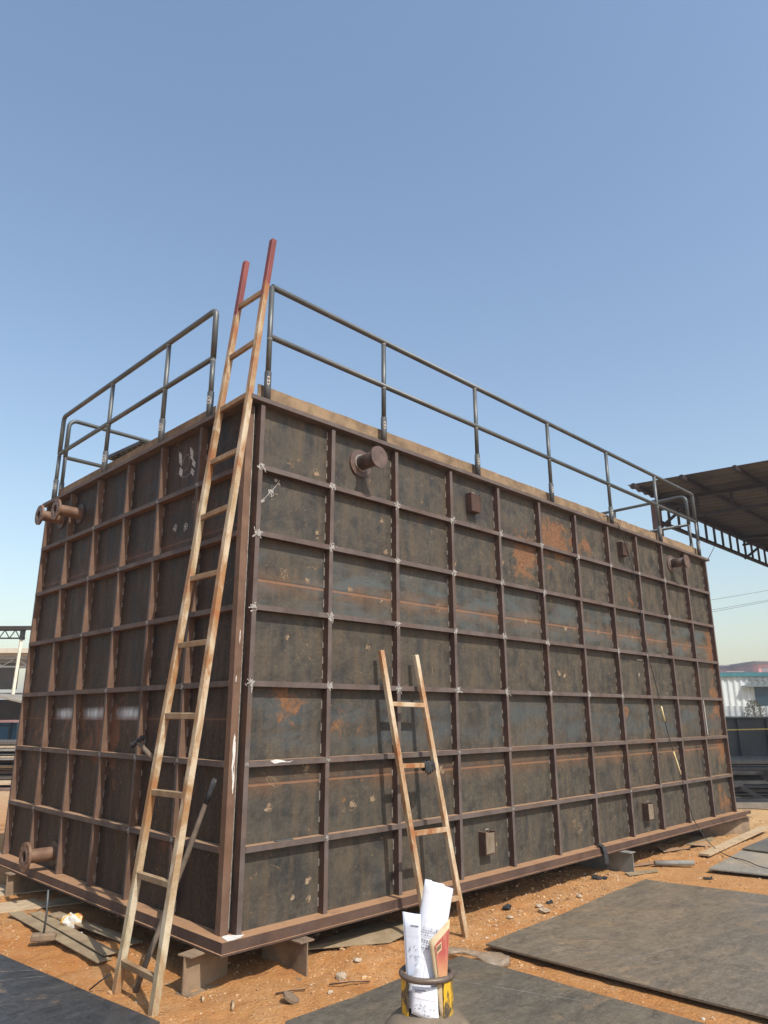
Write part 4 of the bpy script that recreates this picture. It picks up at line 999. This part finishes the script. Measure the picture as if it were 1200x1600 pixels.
yt = simple('yellow tape', (.70,.55,.22), (.85,.75,.45), 20, .5)
for (i0, i1) in ((41, 43), (47, 50)):
    mb = MB(); mb.tube(cpts[i0:i1+1], .0075, 6); mb.build('segment', yt, th)  # two short lengths of the cable coloured bright yellow
o = MB(); o.tube([(8.42,.0,3.60),(11.7,1.12,4.42),(15.0,2.25,5.26)], .006, 5); ob = o.build('stay_wire', M['rubber'], None, org=(8.4,-.05,3.6)); tag(ob, 'thin wire running from the far top corner of the tank to the canopy truss', 'wire')
o = MB(); o.tube([(-.10,2.2,-.07),(-.12,2.35,-.18),(-.20,2.5,G+.01)], .003, 5); ob = o.build('thin_wire', M['pipe'], None, org=(-.1,2.2,G)); tag(ob, 'thin wire hanging from the side rim down to the dirt', 'wire')
# strip of bright metal in a rib at the far end
o = MB(); o.bar((7.37,-.088,1.47),(7.39,-.088,1.02),.009,.004,(1,0,0)); ob = o.build('bright_strip', M['white'], None, org=(7.38,-.088,1.02)); tag(ob, 'white strip standing against the last but one rib of the front wall', 'strip')
o = MB(); o.box(.28,.42,-.075,-.045,.4925,.498); ob = o.build('flat_scrap', M['pipe'], None, org=(.35,-.06,.4925)); tag(ob, 'small dark flat scrap lying on the lowest shelf of the front wall', 'scrap')

# ---------------------------------------------------------------- canopy at the right
def corrugated(mb, o0, du, dv, amp, pitch, th=.004, mi=0):
    """corrugated sheet spanned by du (across the waves) and dv (along them)"""
    o0, du, dv = Vector(o0), Vector(du), Vector(dv); n = max(2, int(du.length/pitch*4)); nn = du.cross(dv).normalized(); vs_ = []
    for i in range(n+1):
        h = amp*math.sin(2*math.pi*i/4 + .785); p = o0+du*(i/n)+nn*h; vs_ += [p, p+dv, p+nn*th, p+dv+nn*th]
    fs = []
    for i in range(n):
        b_ = 4*i; c_ = b_+4; fs += [(b_, b_+1, c_+1, c_), (b_+2, c_+2, c_+3, b_+3)]
    fs += [(0,2,3,1), (4*n, 4*n+1, 4*n+3, 4*n+2)]
    mb.add(vs_, fs, mi)
cn = thing('canopy', (12.0, 2.25, G), 'large open canopy with corrugated roof and dark lattice trusses at the right', 'canopy')
def CZ(y): return 5.80 - .055*(2.25-y)
roofm = simple('old corrugated roofing', (.060,.058,.055), (.110,.102,.090), 1.5, .7); trm = simple('dark red truss paint', (.014,.008,.007), (.028,.014,.012), 5, .6)
XN, XF, YF = 11.0, 36.0, -9.0
mb = MB(); corrugated(mb, (XN, YF, CZ(YF)+.10), (XF-XN, 0, 0), (0, 2.42-YF, CZ(2.42)-CZ(YF)), .030, .30); mb.build('roof', roofm, cn)
yy = 2.2
while yy > YF:
    mb = MB(); mb.bar((XN-.22, yy, CZ(yy)+.03), (XF, yy, CZ(yy)+.03), .06, .09, (0,1,0)); mb.build('purlin', trm, cn); yy -= 1.0
mb = MB(); mb.bar((12.0, 2.25, CZ(2.25)-.05), (XF, 2.25, CZ(2.25)-.05), .07, .07, (0,1,0)); mb.bar((12.0, 2.25, 5.28), (XF, 2.25, 5.28), .07, .07, (0,1,0)); mb.build('edge_truss', trm, cn)
et = [c for c in bpy.data.objects if c.name == 'edge_truss'][0]
x = 12.0
while x < XF:
    mb = MB(); mb.bar((x, 2.25, 5.28), (x, 2.25, 5.72), .045, .045, (0,1,0)); mb.build('strut', trm, et); x += .51
x = 12.0
while x < XF-1:
    mb = MB(); mb.bar((x, 2.2, CZ(2.2)-.06), (x, YF, CZ(YF)-.06), .08, .08, (1,0,0)); mb.bar((x, 1.45, 5.27), (x, YF, 4.95), .055, .055, (1,0,0))
    y = 1.42
    while y > YF: mb.bar((x, y, 5.27-.028*(1.4-y)), (x, y, CZ(y)-.07), .05, .05, (1,0,0)); y -= .70
    mb.bar((x, 2.2, 5.18), (x, 1.7, 5.5), .05, .05, (1,0,0)); mb.bar((x, 2.2, 5.55), (x, 1.45, 5.55), .05, .05, (1,0,0))
    mb.build('cross_truss', trm, cn)
    for yc in (2.30, YF+.1):
        if yc > 0 and x == 16.8: continue
        if yc < 0 and x > 30: continue
        mb = MB(); mb.bar((x, yc, G), (x, yc, CZ(yc)-.03), .16, .16, (1,0,0)); mb.build('column', simple('brown column', (.10,.055,.045), (.15,.09,.075), 5, .6) if x == 12.0 and yc > 0 else trm, cn)
    x += 4.8

# ---------------------------------------------------------------- dark tank and scrap at the right
dk = thing('steel_tank', spot(8.5, 17.5, -.0), 'dark grey steel box tank standing behind scrap stacks in the canopy shade', 'tank')
dm = simple('dark grey steel', (.050,.056,.062), (.080,.084,.088), 2, .6)
def bquad(mb, lat0, lat1, d0, d1, z0, z1, mi=0):
    c = [spot(lat0,d0,z0), spot(lat1,d0,z0), spot(lat1,d1,z0), spot(lat0,d1,z0)]; c += [Vector((p.x,p.y,z1)) for p in c]
    mb.add(c, [(0,3,2,1),(4,5,6,7),(0,1,5,4),(1,2,6,5),(2,3,7,6),(3,0,4,7)], mi)
mb = MB(); bquad(mb, 6.9, 14.5, 17.2, 19.5, .19, 1.19); mb.build('body', dm, dk)
for k in range(12):
    mb = MB(); l_ = 7.40+.66*k; bquad(mb, l_, l_+.05, 17.12, 17.19, .19, 1.17); mb.build('stiffener', dm, dk)
mb = MB(); bquad(mb, 6.85, 14.55, 17.10, 19.6, 1.191, 1.215); mb.build('top_rim', dm, dk)
for k in range(4):
    mb = MB(); bquad(mb, 7.6+1.9*k, 7.8+1.9*k, 17.2, 19.3, .05, .189); mb.build('foot', dm, dk)
ORD = ['first','second','third','fourth','fifth','sixth','seventh','eighth','ninth','tenth','eleventh','twelfth','thirteenth','fourteenth','fifteenth','sixteenth']
stk = [simple('scrap plate grey', (.16,.14,.115), (.25,.22,.18), 3, .75), simple('scrap plate dark', (.06,.05,.042), (.11,.095,.08), 3, .7)]
sr = random.Random(21); zz = G
for k in range(13):
    l0 = 5.6+sr.uniform(-.3,.5); l1 = l0+sr.uniform(3.5, 6.5); d0 = 14.2+sr.uniform(-.35,.3)+k*.08; hh = sr.choice([.012,.012,.04,.06]); gap = sr.uniform(.005,.03)
    mb = MB(); a_ = sr.uniform(-.25,.25)
    c = [spot(l0,d0+a_,zz), spot(l1,d0-a_,zz), spot(l1,d0+2.4,zz), spot(l0,d0+2.6,zz)]
    o = MB(); o.prism([(p.x,p.y) for p in c], zz, zz+hh)
    for q2 in range(3): pq = spot(l0+.4+q2*1.4, d0+.5, 0); o.box(pq.x-.05, pq.x+.05, pq.y-.05, pq.y+.05, zz+hh+.0005, zz+hh+gap-.0005, 0)
    ob = o.build('stacked_plate', stk[sr.randint(0,1)], None, org=(c[0].x, c[0].y, zz))
    tag(ob, ORD[k]+' plate from the ground in the stack below the dark tank', 'steel plate', 'plates stacked beside the canopy'); zz += hh+gap
# black frame in front of the stack
th = thing('bolted_rack', spot(6.6, 13.6, G), 'black bolted steel frame standing in front of the plate stack by the far tank end', 'frame')
def fb(a, b, w_=.06, h_=.05): mb = MB(); mb.bar(spot(*a), spot(*b), w_, h_, (0,0,1)); mb.build('frame_bar', simple('black frame', (.018,.018,.02), (.04,.04,.042), 6, .5), th)
fb((5.75,13.7,.28),(6.75,13.6,.28)); fb((6.75,13.6,.28),(7.15,13.3,-.16),.16,.03); fb((6.2,13.6,.10),(6.6,13.4,-.14)); fb((5.7,13.3,-.15),(7.2,13.3,-.15),.06,.1); fb((5.6,13.5,.02),(6.3,13.5,.10))
ob = MB(); ob.bar(spot(5.6,13.1,G+.07), spot(7.3,13.0,G+.07), .09, .06, (0,0,1)); ob = ob.build('steel_bar', stk[0], None, org=spot(6.4,13.0,G)); tag(ob, 'tan steel bar lying in front of the black frame', 'steel bar')
# rope
o = MB(); o.tube([spot(6.2,14.0,1.00), spot(8.0,14.0,1.035), spot(12.0,14.0,1.08)], .012, 6); ob = o.build('rope', simple('yellow rope', (.45,.38,.12), (.55,.46,.18), 10, .8), None, org=spot(6.2,14.0,1.0)); tag(ob, 'thin yellow rope stretched in front of the dark tank at the right', 'rope')
# white workshop
wb = thing('workshop_building', spot(30, 50, G), 'white corrugated workshop with teal roof edge and dark doorway at the right', 'building')
wm = simple('white cladding', (.46,.50,.49), (.52,.55,.54), .6, .5); tm = simple('teal trim', (.02,.12,.135), (.03,.16,.175), 2, .5); dkm = simple('dark doorway', (.01,.03,.045), (.02,.04,.06), 2, .3)
mb = MB(); a = spot(17,51,G); b = spot(50,47.5,G); d = b-a; corrugated(mb, a, d, (0,0,4.02), .05, .40, .02); 
c_ = FH*12; mb.add([a+c_, b+c_, b+c_+Vector((0,0,4.02)), a+c_+Vector((0,0,4.02))], [(0,1,2,3)]); mb.add([a, a+c_, a+c_+Vector((0,0,4.02)), a+Vector((0,0,4.02))], [(0,1,2,3)]); mb.add([b, b+c_, b+c_+Vector((0,0,4.02)), b+Vector((0,0,4.02))], [(0,1,2,3)]); mb.build('wall', wm, wb)
mb = MB(); up_ = Vector((0,0,1)); mb.bar(a+up_*4.14-FH*.1, b+up_*4.14-FH*.1, .24, .25, up_); mb.add([a+up_*4.27-FH*.2, b+up_*4.27-FH*.2, b+c_/2+up_*4.6, a+c_/2+up_*4.6, a+c_+up_*4.3, b+c_+up_*4.3], [(0,1,2,3),(3,2,5,4)]); mb.build('roof', tm, wb)
def onw(lat): u = (lat-17)/33; return a.lerp(b, u) - FH*.12
p0, p1 = onw(25.0), onw(29.0); mb = MB(); mb.bar(p0+up_*2.45, p1+up_*2.45, 1.75, .06, up_); mb.build('doorway', dkm, wb)
gm_ = simple('grey trim', (.10,.11,.115), (.16,.17,.17), 3, .6)
mb = MB(); mb.bar(onw(24.2)+up_*3.36-FH*.2, onw(30)+up_*3.36-FH*.2, .08, .5, up_); mb.build('awning', gm_, wb); mb = MB(); mb.bar(onw(24.7)+up_*3.78-FH*.1, onw(30)+up_*3.78-FH*.1, .07, .2, up_); mb.build('lamp_bar', gm_, wb)
fe = thing('sheet_fence', spot(25, 42, G), 'grey corrugated sheet fence with a top rail before the white workshop', 'fence')
mb = MB(); a2 = spot(15,43,G); b2 = spot(45,41,G); corrugated(mb, a2, b2-a2, (0,0,2.0), .04, .34, .01); mb.build('fence_panel', simple('grey fence sheet', (.26,.29,.30), (.36,.39,.40), 1.5, .6), fe)
mb = MB(); mb.bar(a2+up_*1.42-FH*.08, b2+up_*1.42-FH*.08, .06, .05, up_); mb.build('fence_rail', gm_, fe)
# plant by the fence
pt = thing('shrub', spot(20.3, 41, G), 'small dry green and brown shrub poking above the dark tank before the grey fence', 'shrub')
mb = MB(); pr_ = random.Random(5); c0_ = spot(20.3, 41, G)
for k in range(1500):
    h = pr_.uniform(.3, 2.3); r = .75*(1-(h-1.0)**2/2.4) if h < 2.4 else .1; th_ = pr_.uniform(0, 6.28); rr_ = r*math.sqrt(pr_.random())
    c = c0_+Vector((rr_*math.cos(th_), rr_*math.sin(th_), h)); s = pr_.uniform(.03,.07); v1 = Vector((pr_.uniform(-1,1),pr_.uniform(-1,1),pr_.uniform(-1,1))).normalized()*s; v2 = Vector((pr_.uniform(-1,1),pr_.uniform(-1,1),pr_.uniform(-1,1))).normalized()*s*.5
    mb.add([c-v1, c+v2, c+v1, c-v2], [(0,1,2,3)], pr_.randint(0,1))
mb.build('foliage', [simple('leaf green', (.04,.055,.025), (.06,.075,.03), 3, .9, 0, .1), simple('dry leaf', (.07,.045,.025), (.11,.07,.035), 3, .9, 0, .1)], pt)
mb = MB(); mb.tube([c0_, c0_+Vector((.05,0,1.0)), c0_+Vector((0,.05,1.9))], [.04,.03,.01], 6); mb.build('stem', M['pole'], pt)
# pink buildings
pk1 = simple('pink render', (.42,.17,.16), (.48,.21,.19), .1, .8); pk2 = simple('purple-grey eaves', (.20,.16,.17), (.25,.20,.21), .2, .8); pkw = simple('far window', (.12,.10,.12), (.18,.15,.17), .3, .4)
def pink(lat0, lat1, d0, zt, label):
    th = thing('apartment_building', spot((lat0+lat1)/2, d0+6, G), label, 'building', 'pink buildings far behind the workshop')
    mb = MB(); bquad(mb, lat0, lat1, d0, d0+14, G, zt); mb.build('wall', pk1, th)
    mb = MB(); bquad(mb, lat0-.9, lat1+.9, d0-.9, d0+14.9, zt+.001, zt+.2); bquad(mb, lat0-.4, lat1+.4, d0-.4, d0+14.4, zt-.45, zt-.002); mb.build('roof_slab', pk2, th)
    for k in range(int((lat1-lat0)/2.2)):
        for zr in (zt-1.9, zt-4.9):
            mb = MB(); l_ = lat0+.7+2.2*k; bquad(mb, l_, l_+1.1, d0-.06, d0-.01, zr, zr+.9); mb.build('window', pkw, th)
pink(70.2, 76, 150, 9.5, 'lowest pink building far away, leftmost above the teal roof')
pink(72.2, 82, 158, 11.2, 'middle pink building far away with flat overhanging roof')
pink(74.8, 92, 147, 11.3, 'tallest pink building far away at the right edge of the picture')
# power lines
for i, (v0, v1) in enumerate(((10.3, 11.05), (9.45, 10.25), (9.28, 10.12))):
    p0, p1 = spot(26.2, 60, v0), spot(30.8, 60, v1); d = (p1-p0); a_ = p0-d*1.0; b_ = p1+d*2.5
    o = MB(); o.tube([a_, p0, p1, b_], .018, 5); ob = o.build('power_line', M['pipe'], None, org=p0); tag(ob, ['highest of the three thin power lines right of the tank', 'upper power line of the close pair right of the tank', 'lowest power line of the close pair right of the tank'][i], 'power line', 'power lines')

# ---------------------------------------------------------------- background at the left
def lat(u, D): return (u-600)/1168*D
sh = thing('open_shed', spot(-17, 30, G), 'open shed with dark lattice truss and white pole at the left edge', 'shed')
dr_ = simple('dark shed steel', (.03,.03,.032), (.055,.055,.058), 3, .6); cream2 = simple('cream pole', (.66,.58,.44), (.76,.68,.54), 6, .6)
mb = MB(); bquad(mb, -26, lat(52,30), 29.6, 30.8, 4.79, 4.83); mb.build('roof', dr_, sh)
mb = MB(); a = spot(-26,30,4.70); b = spot(lat(22,30),30,4.70); mb.bar(a, b, .06, .06, up_); mb.bar(a-up_*.33, b-up_*.33, .06, .06, up_)
n = 26
for k in range(n): p = a.lerp(b, k/n); q2 = a.lerp(b, (k+.5)/n); q3 = a.lerp(b, (k+1)/n); mb.bar(p, q2-up_*.33, .03, .03, up_); mb.bar(q2-up_*.33, q3, .03, .03, up_)
mb.build('truss', dr_, sh)
mb = MB(); bquad(mb, lat(15,30), lat(20,30), 29.9, 30.1, 4.3, 4.71); mb.build('column_head', dr_, sh)
mb = MB(); mb.bar(spot(lat(15,30)-.05,30,G), spot(lat(16.5,30),30,4.3), .10, .10, (1,0,0)); mb.build('pole', cream2, sh)
sd = thing('factory_shed', spot(-25, 46, G), 'long dark shed with tan roof behind the white pole at the left', 'shed')
mb = MB(); bquad(mb, -38, -10, 45, 60, 5.02, 5.30); mb.build('roof', simple('tan roof', (.42,.36,.28), (.50,.43,.34), 1, .7), sd)
mb = MB(); a = spot(-38,50,3.0); b = spot(lat(20,50),50,3.0); corrugated(mb, a, b-a, (0,0,1.75), .04, .5, .01); mb.build('wall', simple('dark cladding', (.055,.055,.045), (.085,.08,.065), 1, .7), sd)
mb = MB(); bquad(mb, -38, -10, 45.2, 45.4, 4.70, 4.80); bquad(mb, -38, -10, 45.2, 45.4, 4.15, 4.25)
for k in range(18): p = spot(-38+1.6*k, 45.3, 4.25); q2 = spot(-38+1.6*k+.8, 45.3, 4.70); q3 = spot(-38+1.6*(k+1), 45.3, 4.25); mb.bar(p, q2, .05, .05, up_); mb.bar(q2, q3, .05, .05, up_)
mb.build('truss', simple('grey truss', (.12,.11,.10), (.18,.17,.15), 3, .6), sd)
for l_ in (-36, -31, lat(26,45), lat(32,45), -17):
    mb = MB(); bquad(mb, l_, l_+.22, 45.5, 45.7, G, 5.0); mb.build('column', dr_, sd)
mb = MB(); bquad(mb, -38, -10, 45.6, 45.7, 2.55, 2.65); mb.build('side_rail', dr_, sd)
# rounded shelter roof
ar = thing('arched_shelter', spot(-12.5, 23, G), 'low dark shelter with a curved sheet roof at the left edge', 'shelter')
mb = MB(); n = 14; vs_ = []; fs = []
for i in range(n+1):
    l_ = -15.5+5.6*i/n; z = 2.0-.42*((l_+13)/2.4)**2*.75 if l_ > -13 else 2.0
    for dd in (21.8, 27): vs_ += [spot(l_, dd, z), spot(l_, dd, z-.05)]
for i in range(n):
    b_ = 4*i; c_ = b_+4; fs += [(b_, c_, c_+2, b_+2), (b_+1, b_+3, c_+3, c_+1), (b_, b_+1, c_+1, c_), (b_+2, c_+2, c_+3, b_+3)]
mb.add(vs_, fs); mb.build('roof', simple('grey-brown sheet', (.20,.17,.13), (.27,.23,.18), 2, .7), ar)
mb = MB(); bquad(mb, -15.5, -9.9, 21.9, 22.0, 1.10, 1.17); mb.build('front_bar', simple('pinkish bar', (.24,.13,.12), (.30,.18,.17), 3, .6), ar)
mb = MB(); bquad(mb, -15.5, -9.95, 24.5, 24.6, 1.15, 1.80); bquad(mb, -10.0, -9.95, 22, 24.4, 1.18, 1.55); mb.build('back_panel', dr_, ar)
for l_ in (-15.3, -10.1):
    mb = MB(); bquad(mb, l_, l_+.1, 22.02, 22.12, G, 1.7); mb.build('post', dr_, ar)
ct = thing('shipping_container', spot(-13.8, 26, G), 'blue corrugated container beneath the curved shelter at the left', 'container')
blu = simple('blue container paint', (.015,.10,.22), (.02,.13,.28), 2, .5)
mb = MB(); bquad(mb, -17, lat(28,25), 25.0, 27.4, .2, 1.13); mb.build('body', blu, ct)
mb = MB(); bquad(mb, lat(18,25)-.02, lat(18,25)+.05, 24.93, 24.99, .2, 1.1); bquad(mb, -17, lat(28,25), 24.93, 24.99, .95, 1.0); mb.build('door_frame', simple('dark blue', (.01,.03,.05), (.02,.045,.07), 3, .5), ct)
for k in range(3):
    mb = MB(); bquad(mb, -16.5+1.9*k, -16.1+1.9*k, 25, 27.3, G, .199); mb.build('foot', dr_, ct)
dr2 = thing('pale_drum', spot(lat(-4,20), 20, G), 'pale blue drum half out of frame at the left edge', 'drum')
mb = MB(); c_ = spot(lat(-4,20), 20, .20); mb.lathe(c_, [(0,0),(.20,0),(.21,.02),(.205,.2),(.21,.21),(.205,.4),(.18,.46),(0,.47)], 18); mb.build('body', simple('pale blue plastic', (.30,.45,.52), (.38,.52,.58), 3, .5), dr2)
# scrap stack at the left
zz = G; LM = [simple('rusty scrap', (.12,.07,.05), (.19,.12,.09), 3, .8), stk[0], M['wood'], stk[1]]
for k in range(16):
    hh = sr.choice([.02,.04,.07]); gap = sr.uniform(.01,.03); D0 = 16.8+sr.uniform(-.5,.5)+.12*k; l0 = -13+sr.uniform(-1,1); l1 = lat(30,17)+sr.uniform(-.35,.9)
    c = [spot(l0,D0,zz), spot(l1,D0+sr.uniform(-.3,.3),zz), spot(l1,D0+1.6,zz), spot(l0,D0+1.8,zz)]
    o = MB(); o.prism([(p.x,p.y) for p in c], zz, zz+hh)
    for q2 in range(3): pq = spot(l0+1+q2*1.4, D0+.6, 0); o.box(pq.x-.05, pq.x+.05, pq.y-.05, pq.y+.05, zz+hh+.0005, zz+hh+gap-.0005, 0)
    ob = o.build('stacked_plate', LM[k % 4], None, org=(c[0].x, c[0].y, zz))
    tag(ob, ORD[k]+' layer from the ground in the rusty scrap stack at the left edge', 'steel plate', 'plates stacked at the left edge'); zz += hh+gap
sheet([(-.9,5.0),(-.2,5.6),(.3,4.9),(-.5,4.3)], G+.02, .012, M['plateG'], 'pale sheet lying beyond the side wall at the left edge', [], 6)

# ---------------------------------------------------------------- haze
hz = MB(); hz.box(-640, 740, -640, 740, G-1.6, 14.0); ho = hz.build('haze', []); tag(ho, kind='stuff')
hm_ = bpy.data.materials.new('haze'); hm_.use_nodes = True; hm_.node_tree.nodes.clear()
ou = hm_.node_tree.nodes.new('ShaderNodeOutputMaterial'); pv_ = hm_.node_tree.nodes.new('ShaderNodeVolumePrincipled')
pv_.inputs['Color'].default_value = (.86, .91, 1.0, 1); pv_.inputs['Density'].default_value = 0.0018; pv_.inputs['Anisotropy'].default_value = 0.2
hm_.node_tree.links.new(pv_.outputs[0], ou.inputs['Volume']); ho.data.materials.append(hm_)
